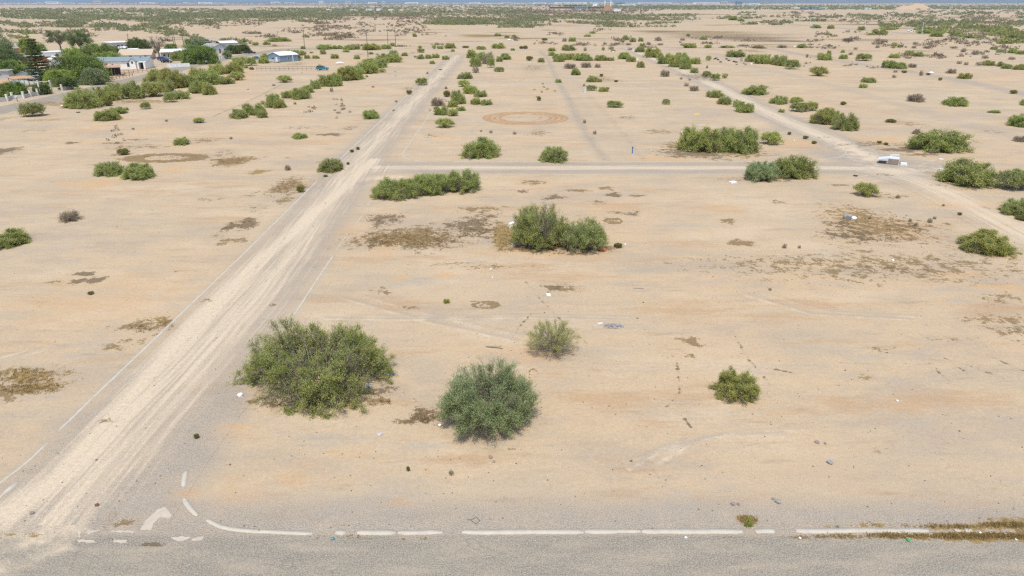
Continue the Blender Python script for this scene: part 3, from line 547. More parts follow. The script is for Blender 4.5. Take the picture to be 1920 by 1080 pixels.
def spot(x0, y0, x1, y1, depth=.85):
    cx = (x0 + x1) / 2; W = (x1 - x0) * px(y1); R = W / 2
    Y = G(cx, y1)[1] + R * depth * .8; k = Y / G(cx, y1)[1]
    X = G(cx, y1)[0] * (H * SP + Y * CP) / (H * SP + G(cx, y1)[1] * CP)
    return X, Y, R * (H * SP + Y * CP) / (H * SP + G(cx, y1)[1] * CP), max(.35, height(Y, y0))
def shrub(x0, y0, x1, y1, style, label, group, big=None):
    X, Y, R, h = spot(x0, y0, x1, y1, .6 if big is None else .85)
    tree = style == 'w'
    name = 'small_tree' if tree else ('dry_bush' if style == 'd' else 'desert_shrub')
    if big is not None:
        st, lv = grow(R=R*.94, Hh=h*.97, **big); e = empty(name, (X, Y, 0))
        tag(e, label, 'shrub', group)
        link('branches', mesh_np('branches', st[0], [st[1]], [BARK if style != 't' else DEADWOOD]), e); link('foliage', leaf_mesh('foliage', lv, LEAF[style]), e); return e
    wpx = x1 - x0; lod = 0 if wpx > 44 else (1 if wpx > 17 else 2)
    k = rs.randrange(3); pr = proto(style, lod, k); f = .97
    sc = (R / 2 / .99, 1, h / 2 * .95); rz = rs.uniform(-PI, PI)
    sc = (sc[0], sc[0], sc[2])
    if lod == 2:
        o = link(name, pr[0], None, (X, Y, 0), rz); o.scale = sc; tag(o, label, 'tree' if tree else 'shrub', group); return o
    e = empty(name, (X, Y, 0), rz, sc); tag(e, label, 'tree' if tree else 'shrub', group)
    link('trunk' if tree else 'branches', pr[0], e); link('crown' if tree else 'foliage', pr[1], e); return e
# the foreground shrubs, each grown by itself
shrub(458,588,740,757,'g','huge sprawling green shrub with litter round its edge, beside the dirt street mouth','shrubs on the open sand', dict(seed=21, holes=7, dead=.06, n1=260, n2=9, n3=7, n4=9, leaf=(.115,.042), el=(-1,84), spread=.55, lump=.2, droop=.12, up=.25, thick=.05, s2=.26))
shrub(822,676,1004,822,'b','dense blue-green feathery shrub, nearest to the asphalt road','shrubs on the open sand', dict(seed=5, holes=4, dead=.05, n1=200, n2=9, n3=7, n4=8, leaf=(.14,.031), el=(6,84), spread=.36, lump=.22, droop=.0, up=.55, thick=.04, s2=.30, twist=.75, skirt=50))
shrub(980,598,1088,676,'t','airy pale yellow-green shrub with a skirt of dead grey twigs','shrubs on the open sand', dict(seed=9, n1=64, n2=9, n3=5, n4=7, leaf=(.095,.017), el=(14,84), spread=.05, lump=.18, droop=-.04, up=.45, thick=.03, s2=.3, bare=.45, twist=.6, skirt=260, start=.2))
shrub(1335,687,1424,756,'y','small round yellow-green shrub alone on bare sand in the lower right','shrubs on the open sand', dict(seed=14, holes=3, dead=.06, n1=84, n2=9, n3=6, n4=8, leaf=(.09,.034), el=(6,82), spread=.28, lump=.25, droop=.06, up=.3, thick=.03, s2=.3, skirt=60))
shrub(955,371,1066,468,'g','tall dense green shrub with red and white litter at its foot','shrubs on the open sand', dict(seed=31, holes=4, dead=.05, n1=170, n2=9, n3=7, n4=8, leaf=(.135,.05), el=(4,84), spread=.4, lump=.25, droop=.02, up=.35, thick=.06))
shrub(1048,404,1140,474,'o','lighter loose shrub touching the right side of the tall dense green one','shrubs on the open sand', dict(seed=33, holes=3, dead=.06, n1=150, n2=8, n3=6, n4=7, leaf=(.135,.042), el=(6,84), spread=.25, lump=.22, droop=.0, up=.5, thick=.05, bare=.25))
for bb, s, lb in (((696,328,790,376),31,'left third of the green corner hedge, with blue and white bags under it'), ((768,315,850,367),35,'middle shrub of the green hedge at the street corner'), ((832,309,902,362),37,'right-hand shrub of the green hedge at the street corner')):
    shrub(*bb, 'g', lb, 'corner hedge shrubs', dict(seed=s, holes=3, dead=.06, n1=140, n2=9, n3=6, n4=8, leaf=(.135,.05), el=(4,80), spread=.4, lump=.25, droop=.04, up=.35, thick=.05))
# (phrase that places the row | shared group | x0 y0 x1 y1 style ...)
ROWS = '''behind the cross road, left half|shrubs behind the cross road|866 251 935 296 g 1009 269 1068 303 o 816 219 852 240 t 899 243 905 247 d
by the cross road's right end|shrubs behind the cross road|1270 226 1350 284 y 1338 229 1422 286 g 1424 243 1466 272 t 1393 298 1460 339 b 1448 284 1524 334 g 1476 246 1484 253 k 1505 253 1515 261 k 1521 263 1531 270 k
before the sandy turnaround|shrubs by the turnaround|1600 340 1644 369 t 1678 364 1688 372 d 1748 404 1756 411 d 1738 406 1748 418 d 1702 408 1710 416 d 1712 415 1722 424 d 1626 404 1634 411 d 1795 397 1803 404 k 1765 381 1772 387 d
right of the sandy turnaround|shrubs by the turnaround|1710 236 1806 285 g 1758 294 1865 348 g 1866 312 1936 357 w 1878 368 1945 405 o 1800 430 1897 476 y 1904 402 1930 414 k 1709 239 1727 252 d 1660 222 1680 230 k 1644 263 1653 269 k 1657 266 1665 272 k 1740 280 1750 288 d
along the right side road|shrubs along the side road|1518 198 1580 233 y 1560 203 1608 245 o 1479 189 1515 210 w 1509 188 1534 208 t 1480 180 1505 194 t 1441 176 1477 195 o 1393 156 1439 178 g 1459 203 1471 211 o 1376 188 1414 211 g 1373 184 1390 201 o 1343 177 1372 196 o 1324 165 1358 183 o 1291 158 1311 171 d 1282 153 1292 162 d 1332 136 1350 151 w 1316 131 1334 145 w 1353 136 1365 147 t 1293 124 1310 137 o 1290 146 1296 151 d 1274 143 1280 149 d 1323 120 1328 128 d
in the belt left of the side road|shrubs along the side road|1189 84 1210 98 g 1206 84 1238 108 y 1232 95 1262 120 g 1250 96 1282 126 y 1260 95 1290 114 g 1273 99 1297 129 g 1290 104 1315 120 y 1275 116 1294 130 o 1323 103 1334 114 t 1193 112 1209 127 o 1236 126 1257 144 d
in the belt right of the side road|shrubs along the side road|1359 90 1398 107 o 1396 99 1416 116 g 1412 96 1446 120 y 1443 99 1474 122 g 1456 102 1480 124 o 1471 108 1499 130 w
on the sand right of both belts|shrubs on the right plain|1518 122 1551 143 t 1531 96 1560 113 y 1550 93 1558 101 o 1573 99 1590 111 g 1602 98 1634 114 w 1666 98 1687 109 y 1615 142 1643 155 o 1610 155 1626 165 y 1575 189 1586 197 k 1696 171 1734 191 d 1769 178 1813 199 g 1796 134 1820 148 y 1773 126 1792 138 d 1759 144 1766 151 k 1893 167 1906 176 k 1672 138 1680 146 d 1887 210 1945 238 g 1912 183 1928 198 o 1898 251 1928 266 d 1854 205 1876 212 o
along the rough paved road|shrubs on the right plain|1652 109 1680 128 g 1668 112 1700 129 o 1701 116 1719 127 d 1695 92 1714 103 g 1708 95 1732 106 o 1709 83 1718 91 d 1842 111 1865 123 y 1868 113 1882 125 o 1878 117 1896 129 o 1899 119 1914 131 o 1908 117 1925 131 g 1891 87 1907 100 g 1905 92 1922 102 o 1840 101 1853 110 d 1890 104 1904 112 d 1856 86 1870 93 o 1793 112 1803 120 d 1806 114 1816 122 d 1829 113 1841 123 d 1669 78 1682 89 t 1682 82 1692 89 o 1758 101 1766 108 d 1750 95 1757 102 d 1780 85 1796 91 d 1730 84 1744 91 d 1800 88 1812 98 d 1820 92 1834 103 d 1674 130 1684 136 d 1690 131 1700 137 k 1722 129 1731 142 d 1736 136 1744 141 k
on the far gravel road, right|far shrubs near the gravel road|1280 78 1307 90 y 1320 82 1334 90 g 1352 85 1362 90 k 1362 85 1376 90 t 1407 82 1437 91 d 1456 82 1477 90 d 1494 80 1512 90 g 1563 84 1568 91 d 1510 98 1516 108 d 1576 92 1584 99 o 1590 96 1600 103 d 1640 83 1650 90 d 1600 87 1608 93 d
around the alley track|shrubs on the middle plain|1099 139 1120 154 o 1119 145 1129 154 y 1098 158 1119 170 w 1121 160 1142 172 y 1040 146 1053 155 g 1137 187 1167 202 w 1241 184 1256 196 w 1006 179 1015 189 k 1092 222 1100 231 d 1111 242 1119 252 d 1092 155 1098 162 d 1124 137 1131 144 k 1151 149 1159 154 k 1055 115 1082 129 d 1069 124 1090 141 g 1087 114 1110 127 d 1113 117 1128 127 d 961 245 969 252 d 917 242 924 250 d
where the alley track ends|shrubs on the middle plain|1035 98 1060 116 g 1044 96 1079 112 y 1076 96 1105 114 g 1094 99 1112 114 o 1113 100 1138 114 y 1136 105 1152 114 g 1158 95 1184 111 g 1174 102 1193 116 y 1052 81 1078 95 g 1026 87 1042 96 y 1028 94 1041 105 g 1008 106 1022 117 o 986 103 999 114 k 1093 86 1101 96 d 1140 84 1152 93 d 1128 87 1134 95 t 1176 87 1186 94 d 957 89 966 95 o
beyond the dirt street's far end|far shrubs near the gravel road|833 77 855 91 y 922 78 948 91 y 893 84 911 93 g 783 84 792 92 t 810 83 818 92 t 866 85 880 90 k 820 84 832 92 o 781 90 797 99 w 752 96 766 105 g 782 100 796 111 o 796 100 810 110 o 809 98 825 109 g 828 102 842 112 o 805 112 816 120 y 663 101 676 111 o 643 91 657 98 g 690 96 701 102 g 624 83 645 92 g 643 82 676 93 g 676 78 715 94 y 712 81 734 92 g 731 78 741 87 o 973 85 981 92 k 980 84 990 92 k 845 91 853 97 o 775 103 782 108 d
in the row right of the dirt street|shrubs along the dirt street|873 89 897 109 g 890 92 926 114 o 880 101 902 125 g 900 98 928 120 d 884 118 900 137 d 912 105 928 127 w 936 97 958 112 g 930 103 943 116 o 926 124 946 135 w 860 132 888 148 o 857 148 882 163 t 866 154 897 176 y 887 165 913 182 o 843 163 875 195 o 831 167 845 182 k 805 178 834 199 d 881 180 903 196 y 899 183 923 197 o 838 186 860 201 y 856 197 874 208 o 814 195 842 216 g 838 202 860 218 t 833 160 840 167 d
on the sand left of the dirt street|shrubs left of the dirt street|596 292 645 322 o 680 202 713 223 g 547 247 576 260 g 533 306 547 320 d 556 346 572 361 k 780 144 802 160 w 762 167 773 177 k 325 254 356 272 o 221 276 243 291 k 362 219 385 231 t 182 297 231 330 o 229 302 293 336 g 112 391 153 416 d -26 429 54 464 g 740 186 746 192 d 735 204 741 208 d 650 303 656 309 k 656 279 664 286 k 668 274 675 281 k 606 327 615 332 k 430 255 437 261 d 618 161 626 172 d 550 190 557 196 d 247 238 253 243 d 309 222 316 228 d 696 160 703 164 d 799 133 804 139 d 165 546 176 553 k 364 812 374 823 k 1150 455 1168 465 k 1466 454 1475 466 d 1495 458 1502 466 d 1440 538 1447 545 d 831 558 843 569 y 1395 968 1412 988 y 762 873 769 884 k 840 880 852 891 d
in the middle hedge|middle hedge shrubs|499 170 529 202 g 511 180 537 203 y 527 166 553 184 o 545 158 581 186 g 563 156 589 174 g 582 144 602 167 o 595 135 632 162 g 619 129 642 162 g 626 118 675 151 y 648 116 684 149 g 666 108 712 138 y 676 105 728 128 g 704 96 754 117 y 727 91 747 107 o 432 200 467 222 o 458 189 500 216 g 482 203 502 221 o 488 186 498 196 d 595 118 604 131 y 710 128 724 136 t 672 139 680 146 t 685 139 691 145 d
in the hedge facing the houses|hedge shrubs facing the houses|41 189 86 219 w 176 202 228 226 g 206 196 236 214 g 264 189 283 205 w 122 160 194 203 g 176 155 222 190 y 202 148 234 176 o 228 143 270 186 o 266 148 312 182 t 272 124 324 160 y 298 120 352 166 y 298 144 330 173 o 309 169 333 192 w 318 165 356 186 o 336 134 374 164 g 352 147 388 175 g 378 150 406 178 y 357 119 394 152 y 370 124 414 159 g 390 114 424 140 y 417 112 458 138 y 406 138 440 158 o 431 132 459 151 t 194 186 212 199 k 520 139 548 155 t 490 96 520 114 g 484 104 506 119 y 536 89 564 114 g 434 104 470 124 t 464 104 482 124 w 457 119 466 128 y 467 125 477 131 k 232 200 242 207 o 510 156 517 161 d
behind the tin-roofed blue cabin|far shrubs behind the houses|600 90 612 102 o 556 92 572 104 o 568 94 576 102 d 620 99 636 110 o 585 102 599 110 g 570 101 582 110 o 594 81 624 93 g 563 85 574 92 o 474 77 486 85 g 448 71 463 79 o 492 76 508 84 o 502 68 544 78 g 510 82 520 87 d 592 83 608 92 d 580 96 588 100 t
on the far middle plain|far shrubs on the plain|1066 67 1081 78 g 1053 68 1064 78 d 1167 63 1178 75 g 1180 68 1193 79 g 1196 68 1207 78 o 1226 66 1242 77 d 1095 63 1108 69 g 1105 57 1118 63 g 959 63 969 71 g 946 65 956 71 o 1015 70 1027 76 k 1163 72 1172 80 d 773 60 782 69 y 926 61 940 68 o 1130 77 1138 84 d 1150 77 1164 84 d 1172 78 1184 85 d 1210 77 1222 84 d 1232 79 1244 85 d 1145 92 1154 97 g 1199 79 1210 87 o 1274 69 1286 76 d 1312 66 1324 74 g 1286 62 1294 68 o 1546 61 1560 66 o 1530 62 1538 66 d 1578 69 1600 78 d 1608 47 1622 57 g 1636 52 1664 65 g 1720 53 1744 63 y 1744 56 1766 69 g 1366 28 1384 38 g 1382 33 1396 40 g 1466 38 1480 43 g 1550 45 1564 54 y 1520 44 1540 53 o 1628 60 1640 66 y 1580 70 1600 78 d
near the highway, right|far shrubs on the plain|1770 40 1784 47 o 1828 66 1842 71 d 1858 70 1872 75 d 1888 70 1898 76 d 1710 76 1722 84 d 1752 73 1760 80 d 1740 78 1750 84 d 1804 76 1820 83 d 1822 74 1836 80 d 1640 70 1652 78 d 1655 72 1664 79 d'''
def size_word(w): return 'tiny' if w < 1.7 else 'small' if w < 3.2 else 'mid-sized' if w < 5.2 else 'large' if w < 8.5 else 'very large'
ORD = ['first', 'second', 'third', 'fourth', 'fifth', 'sixth', 'seventh', 'eighth', 'ninth', 'tenth', 'eleventh', 'twelfth', 'thirteenth', 'fourteenth', 'fifteenth']
for row in ROWS.split('\n'):
    phrase, grp, data = row.split('|'); q = data.split(); items = []
    for k in range(0, len(q), 5): items.append(tuple(float(v) for v in q[k:k+4]) + (q[k+4],))
    desc = []
    for it in items:
        w = (it[2] - it[0]) * px(it[3]); asp = (it[3] - it[1]) / (it[2] - it[0])
        kind = 'tree' if it[4] == 'w' else 'bush'
        desc.append(f"{size_word(w)} {COL[it[4]]} {kind}")
    for it, dsc in zip(items, desc):
        same = sorted([o for o, d2 in zip(items, desc) if d2 == dsc], key=lambda o: o[0])
        lb = f"{dsc} {phrase}"
        if len(same) > 1:
            if len(same) == 2: lead = 'left ' if it is same[0] else 'right '
            else: lead = 'leftmost ' if it is same[0] else 'rightmost ' if it is same[-1] else f"{ORD[same.index(it)]}-from-left "
            lb = lead + lb
        shrub(*it, lb, grp)
# ------------------------------------------------------------------ far scrub nobody could count: one mesh of little leafy clumps
def scrub(name, bands, mat, seed, leaves=16):
    g = np.random.default_rng(seed); Vs, Ts = [], []
    for x0, y0, x1, y1, n, w0, w1, clump in bands:
        nc = max(3, n // 14); cxs, cys = g.uniform(x0, x1, nc), g.uniform(y0, y1, nc)
        kk = g.integers(0, nc, n); xs = cxs[kk] + g.normal(0, clump, n); yy = cys[kk] + g.normal(0, max(.15, (y1 - y0) * .05), n)
        ok = (yy > y0 - .5) & (yy < y1 + .5) & (yy > 5); xs, yy = xs[ok], yy[ok]; n = len(xs)
        dzs = F * SP - (540 - yy) * CP; kq = H / dzs; X, Y = (xs - 960) * kq, (F * CP + (540 - yy) * SP) * kq
        W = np.clip(g.uniform(w0, w1, n) * kq, 1.0, 14); hgt = np.clip(W * g.uniform(.4, .75, n), .6, 4.5)
        m = leaves; u = unit(g.normal(0, 1, (n, m, 3))); u[:, :, 2] = abs(u[:, :, 2]); r = g.random((n, m, 1)) ** .4
        c = np.stack([X, Y, np.zeros(n)], 1)[:, None] + u * r * np.stack([W/2, W/2, hgt*.9], 1)[:, None]
        a = unit(g.normal(0, 1, (n, m, 3))); b = unit(np.cross(a, g.normal(0, 1, (n, m, 3)))); s = (W * .17)[:, None, None] * g.uniform(.6, 1.3, (n, m, 1))
        q = np.stack([c - a*s, c + b*s*.55, c + a*s, c - b*s*.55], 2).reshape(-1, 3); q[:, 2] = np.maximum(q[:, 2], .05); Vs.append(q)
        t = np.clip(g.random((n, 1)) * .6 + g.random((n, m)) * .45, 0, 1); Ts.append(np.repeat(t.ravel(), 4))
    V = np.concatenate(Vs); lv = (V, np.arange(len(V)).reshape(-1, 4), np.concatenate(Ts))
    return tag(link(name, leaf_mesh(name, lv, mat)), kind='stuff')
SG = leaf_mat('far_scrub_leaf', (.185, .198, .108), (.365, .368, .205)); SD = leaf_mat('far_dry_scrub', (.180, .145, .100), (.350, .285, .200), .1)
SY = leaf_mat('far_bright_scrub', (.195, .220, .070), (.380, .395, .150))
scrub('desert_scrub', [(-60,15.5,600,27,1500,4,11,26),(-60,28,420,36,800,5,12,22),(380,24,640,34,800,4,11,22),(560,16,1000,30,1900,3,9,26),(-20,42,170,52,260,6,14,9),(140,32,340,41,300,5,13,12),(180,44,320,62,300,6,14,10),(300,26,560,42,500,5,12,14),
    (300,40,410,48,120,6,12,9),(540,36,640,42,90,5,10,9),(820,34,1010,46,620,5,11,14),(800,36,900,47,300,6,12,14),(940,38,1050,52,220,5,11,12),(960,28,1170,37,640,4,10,20),(1070,40,1160,46,130,4,10,12),(1130,43,1260,51,200,5,10,14),(1120,28,1280,39,500,4,9,20),(1030,8,1330,16,1100,3,7,30),
    (1160,9,1960,18,2600,3,8,40),(1240,24,1420,36,150,4,10,10),(1400,28,1600,40,150,4,10,12),(1600,22,1960,46,520,4,11,12),(1700,40,1960,60,330,6,14,12),(1390,42,1500,50,60,5,12,8),(-60,58,180,74,130,6,14,10),(260,58,400,80,120,6,14,8),
    (330,70,560,84,60,6,12,7),(1500,66,1960,104,60,5,11,8),(420,60,640,80,30,6,10,6),(1380,120,1960,240,0,5,8,9),(640,8,1000,16,700,3,7,30)], SG, 71)
scrub('bright_scrub', [(1745,50,1960,72,230,10,22,8),(1860,58,1960,82,120,10,22,7),(1640,46,1760,58,70,8,16,8),(1260,12,1920,19,500,3,8,30),(820,39,905,47,160,6,12,10),(-40,118,48,140,60,12,22,6),(0,112,60,122,14,10,18,5),(30,60,60,74,20,10,18,6)], SY, 72)
scrub('dry_scrub', [(580,40,800,68,420,4,8,12),(620,58,740,72,60,6,12,8),(460,60,660,76,110,5,11,9),(560,26,1000,38,800,3,7,22),(960,18,1200,26,700,3,7,24),(900,54,1300,86,150,4,9,9),(1260,60,1600,84,120,4,9,9),(1600,60,1960,110,330,5,11,9),(1420,20,1960,48,300,4,9,14),
    (-20,20,560,64,330,4,9,12),(240,60,420,84,40,6,12,7),(640,84,1000,91,70,4,8,9),(1000,84,1600,92,130,4,8,10),(1560,100,1760,130,30,5,9,7),(-40,100,600,300,36,4,8,8),(600,100,1960,260,70,4,8,9)], SD, 73)
# ------------------------------------------------------------------ the settlement on the left
M = {k: simple(k, c, r, v) for k, c, r, v in [('white_wall', (.82,.81,.78), .6, .05), ('white_trim', (.80,.80,.78), .5, .04), ('slate_roof', (.22,.28,.31), .8, .1), ('grey_roof', (.34,.33,.32), .8, .1), ('white_roof', (.80,.82,.82), .45, .05),
    ('red_wall', (.40,.13,.085), .8, .1), ('pale_blue_wall', (.55,.64,.70), .7, .06), ('tan_roof', (.52,.42,.31), .85, .08), ('rust_roof', (.50,.31,.18), .85, .15), ('tan_wall', (.58,.50,.39), .8, .08), ('teal_wall', (.20,.29,.37), .6, .08),
    ('grey_block', (.48,.48,.48), .9, .08), ('cream_post', (.74,.71,.60), .8, .06), ('dark_wood', (.13,.085,.06), .85, .15), ('pole_wood', (.145,.10,.08), .9, .15), ('navy_metal', (.06,.10,.20), .4, .08), ('shade_dark', (.05,.05,.055), .9, .1),
    ('metal', (.62,.64,.65), .4, .06), ('teal_paint', (.05,.20,.26), .3, .05), ('blue_paint', (.05,.09,.24), .3, .05), ('black_paint', (.03,.03,.034), .35, .1), ('rubber', (.025,.025,.027), .9, .1), ('chrome', (.6,.6,.6), .25, .05),
    ('red_door', (.28,.09,.06), .6, .05), ('white_plastic', (.82,.83,.84), .5, .04), ('fibreglass', (.66,.68,.66), .6, .2), ('dull_brown', (.30,.24,.215), .85, .12), ('blue_plastic', (.05,.17,.42), .5, .06), ('rust', (.22,.10,.06), .9, .2),
    ('yellow_foam', (.75,.55,.12), .8, .06), ('green_plastic', (.06,.36,.12), .5, .06), ('stone', (.33,.32,.31), .9, .2), ('wire', (.10,.09,.08), .6, .1), ('orange_rag', (.48,.15,.05), .9, .2), ('fence_wood', (.33,.22,.15), .9, .15), ('sand_heap', (.50,.36,.235), .95, .10)]}
PANE = glass('window_pane')
def prism_x(mb, pts, x0, x1):
    n = len(pts); V = [(x0, p[0], p[1]) for p in pts] + [(x1, p[0], p[1]) for p in pts]
    return mb.add(V, [tuple(range(n-1, -1, -1)), tuple(range(n, 2*n))] + [(i, (i+1) % n, (i+1) % n + n, i+n) for i in range(n)])
def window(root, face, u0, u1, z0, z1, L, D, frame='white_trim'):
    f = MB(); p = MB(); e = .09
    if face == 'front': f.box(u0, -.05, z0, u1, -.002, z1); p.box(u0+e, -.08, z0+e, u1-e, -.052, z1-e)
    else: f.box(L+.002, u0, z0, L+.05, u1, z1); p.box(L+.052, u0+e, z0+e, L+.08, u1-e, z1-e)
    fo = f.build('window', M[frame], root); p.build('pane', PANE, fo)
def house(name, label, pL, pR, D, wh, rh, wall, roof, wins=(), side=(), door=None, ridge='x', over=.45, cat='house', skirt=None, doormat='red_door'):
    a, b = G(*pL), G(*pR); L = float(np.linalg.norm(b - a)); rz = math.atan2(b[1] - a[1], b[0] - a[0])
    r = empty(name, (a[0], a[1], 0), rz); tag(r, label, cat)
    mb = MB(); z0 = 0
    if ridge == 'x': prism_x(mb, [(0, z0), (D, z0), (D, wh), (D/2, wh + rh), (0, wh)] if rh > .2 else [(0, z0), (D, z0), (D, wh), (0, wh)], 0, L)
    else: mb.prism([(0, z0), (L, z0), (L, wh), (L/2, wh + rh), (0, wh)], 0, D)
    mb.build('wall', M[wall], r); rf = MB(); th = .12; s = rh / (D/2 if ridge == 'x' else L/2)
    if rh <= .2: rf.box(-over, -over, wh + .01, L + over, D + over, wh + .25)
    elif ridge == 'x':
        for q in ([(-over, wh - s*over), (D/2, wh + rh), (D/2, wh + rh + th), (-over, wh - s*over + th)], [(D + over, wh - s*over), (D + over, wh - s*over + th), (D/2 + .003, wh + rh + th), (D/2 + .003, wh + rh)]):
            prism_x(rf, [(y, z + .01) for y, z in q], -over, L + over)
    else:
        for q in ([(-over, wh - s*over), (L/2, wh + rh), (L/2, wh + rh + th), (-over, wh - s*over + th)], [(L/2 + .003, wh + rh), (L + over, wh - s*over), (L + over, wh - s*over + th), (L/2 + .003, wh + rh + th)]):
            rf.prism([(x, z + .01) for x, z in q], -over, D + over)
    rf.build('roof', M[roof], r)
    for w in wins: window(r, 'front', w[0]*L, w[1]*L, w[2], w[3], L, D)
    for w in side: window(r, 'side', w[0]*D, w[1]*D, w[2], w[3], L, D)
    if door:
        d = MB(); d.box(door[0]*L, -.06, .05, door[1]*L, -.003, 2.15); do = d.build('door', M[doormat], r)
        h = MB(); h.box(door[1]*L - .18, -.11, 1.0, door[1]*L - .1, -.062, 1.12); h.build('handle', M['chrome'], do)
    if skirt: sk = MB(); sk.box(-.02, -.03, 0, L + .03, -.004, .5); sk.box(L + .004, 0, 0, L + .03, D, .5); sk.build('skirting', M[skirt], r)
    return r, L
r, L = house('mobile_home', 'long white mobile home with slate blue roof and small front gable', (168,130), (279,128.5), 7.5, 3.0, 1.25, 'white_wall', 'slate_roof', [(.19,.24,.9,2.2),(.64,.69,.7,2.3),(.38,.42,.9,2.0)], (), (.275,.315), skirt='white_trim')
g = MB(); g.prism([(.70*L, 0), (.80*L, 0), (.80*L, 3.0), (.75*L, 4.0), (.70*L, 3.0)], -.9, -.07); g.build('gable_porch', M['white_wall'], r)
for s in (-1, 1):
    g = MB(); q = [(.75*L, 4.02), (.75*L + s*(.07*L), 2.62), (.75*L + s*(.07*L), 2.76), (.75*L, 4.16)]; g.prism(q, -1.2, -.06); g.build('gable_roof', M['slate_roof'], r)
g = MB(); g.box(.735*L, -.95, 2.0, .765*L, -.902, 2.9); g.build('window', PANE, r)
g = MB(); g.box(.965*L, -3.2, 0, .995*L, -.1, 2.6); g.box(.865*L, -3.2, 2.62, L, -.1, 2.8); g.box(.865*L, -3.2, 0, .885*L, -.1, 2.6); g.build('carport', M['white_wall'], r)
g = MB(); g.box(.89*L, -.5, 0, .96*L, -.1, 2.55); g.build('garage_inside_shade', M['shade_dark'], r)  # near-black slab painted as the shade inside the garage mouth
g = MB(); g.box(.84*L, 2.6, 3.95, .86*L, 3.5, 4.7); g.build('roof_vent', M['slate_roof'], r)
house('mobile_home', 'red mobile home with white framed windows, half hidden by the dark pine', (18,120.5), (103,118.5), 8, 2.9, .9, 'red_wall', 'grey_roof', [(.16,.27,.9,2.4),(.29,.34,1.3,2.3),(.42,.52,.8,2.3),(.88,.92,1.0,2.2),(.95,.985,.9,2.1)], skirt='white_trim')
house('mobile_home', 'grey roofed red-brown house behind the red mobile home', (28,99), (60,98.5), 9, 2.3, 1.2, 'red_wall', 'grey_roof', [(.3,.45,.9,1.9),(.6,.75,.9,1.9)])
house('flat_roofed_house', 'pale blue flat-roofed house behind the dark pine with a white roof edge', (88,112), (129,110), 9, 3.1, .1, 'pale_blue_wall', 'white_roof', [(.5,.6,1,2.2)], door=(.8,.86))
house('shed', 'white shed between the dark pine and the leaning power pole', (101,127), (119,126), 5, 3.4, .9, 'white_trim', 'white_roof', [], (), (.3,.6), 'y', doormat='grey_block')
house('gabled_house', 'light blue house with a wide front gable and two small windows', (22,156), (72,155), 12, 1.7, 1.9, 'pale_blue_wall', 'slate_roof', [(.24,.32,.9,1.7),(.44,.49,1.0,1.9)], ridge='y', over=.7)
house('shed', 'grey shed at the left edge behind the light blue gabled house', (-14,148), (18,147), 6, 2.4, .2, 'grey_block', 'grey_roof', [(.5,.6,.8,1.7)], door=(.2,.35))
house('hip_house', 'tan roofed low house right behind the long white mobile home', (226,112), (283,111), 11, 2.2, 2.0, 'white_wall', 'tan_roof', [(.3,.4,.8,1.8),(.8,.88,.8,1.8)], over=.9)
house('flat_roofed_house', 'low building with a bright white roof in front of the far leaning pole', (212,92), (251,90), 12, 3.3, .12, 'grey_block', 'white_roof', [(.2,.35,1,2.2),(.6,.75,1,2.2)], door=(.42,.5))
house('shed', 'small pale blue shed left of the dark round tree', (224,101), (245,99.5), 6, 2.6, .6, 'pale_blue_wall', 'white_roof', [(.55,.7,1,1.9)], door=(.2,.34))
house('shed', 'little white shed by the trunk of the dark round tree', (247,103.5), (266,102.5), 5, 2.2, .8, 'white_trim', 'white_roof', [], door=(.4,.55), doormat='grey_block')
r, L = house('carport_house', 'cream house with a pale metal roof and an open carport', (303,110), (354,108.5), 10, 3.0, .9, 'tan_wall', 'white_roof', [(.08,.17,.9,2.1),(.24,.30,.4,2.3)], over=.9)
g = MB(); g.box(.36*L, -.12, 0, .78*L, -.004, 2.5); g.build('carport_opening_shade', M['shade_dark'], r)  # solid dark sheet on the wall stands in for the shaded carport
for u in (.36, .62, .8): g = MB(); g.box(u*L, -1.0, 0, u*L+.18, -.8, 2.75); g.build('post', M['white_trim'], r)
house('grey_roofed_house', 'pale house with a grey shingle roof beside the big bright tree', (398,101), (430,99), 11, 2.8, 1.9, 'pale_blue_wall', 'grey_roof', [(.15,.27,.9,2.1),(.7,.85,.6,2.2)], ridge='y', door=(.42,.52))
house('shed', 'pale metal roofed outbuilding behind the grey shingle house', (416,90), (446,89), 14, 2.7, .8, 'grey_block', 'white_roof', [(.5,.6,1,1.9)])
r, L = house('cabin', 'tin-roofed blue cabin with a white railed porch', (504,115.5), (526,117.2), 9.8, 2.9, 1.2, 'teal_wall', 'white_roof', [(.30,.52,.9,2.1)], [(.42,.50,1.0,2.0)], (.62,.78), 'y', .25, doormat='white_trim')
g = MB()
for k in range(9): g.box(-.1 + k*(L+.1)/8, -2.0, 0, -.02 + k*(L+.1)/8, -1.92, 1.3)
for z in (.75, 1.25): g.box(-.1, -1.915, z, L + .1, -1.86, z + .09)
for z in (.75, 1.25): g.box(L+.1, -1.9, z, L + .16, -.1, z + .09)
g.build('railing', M['white_trim'], r); g = MB(); g.box(-.1, -1.85, .35, L + .09, -.09, .5); g.build('porch_deck', M['grey_block'], r); g = MB(); g.box(L + .06, 6.6, 0, L + .2, 6.9, 3.0); g.build('corner_post', M['white_trim'], r)
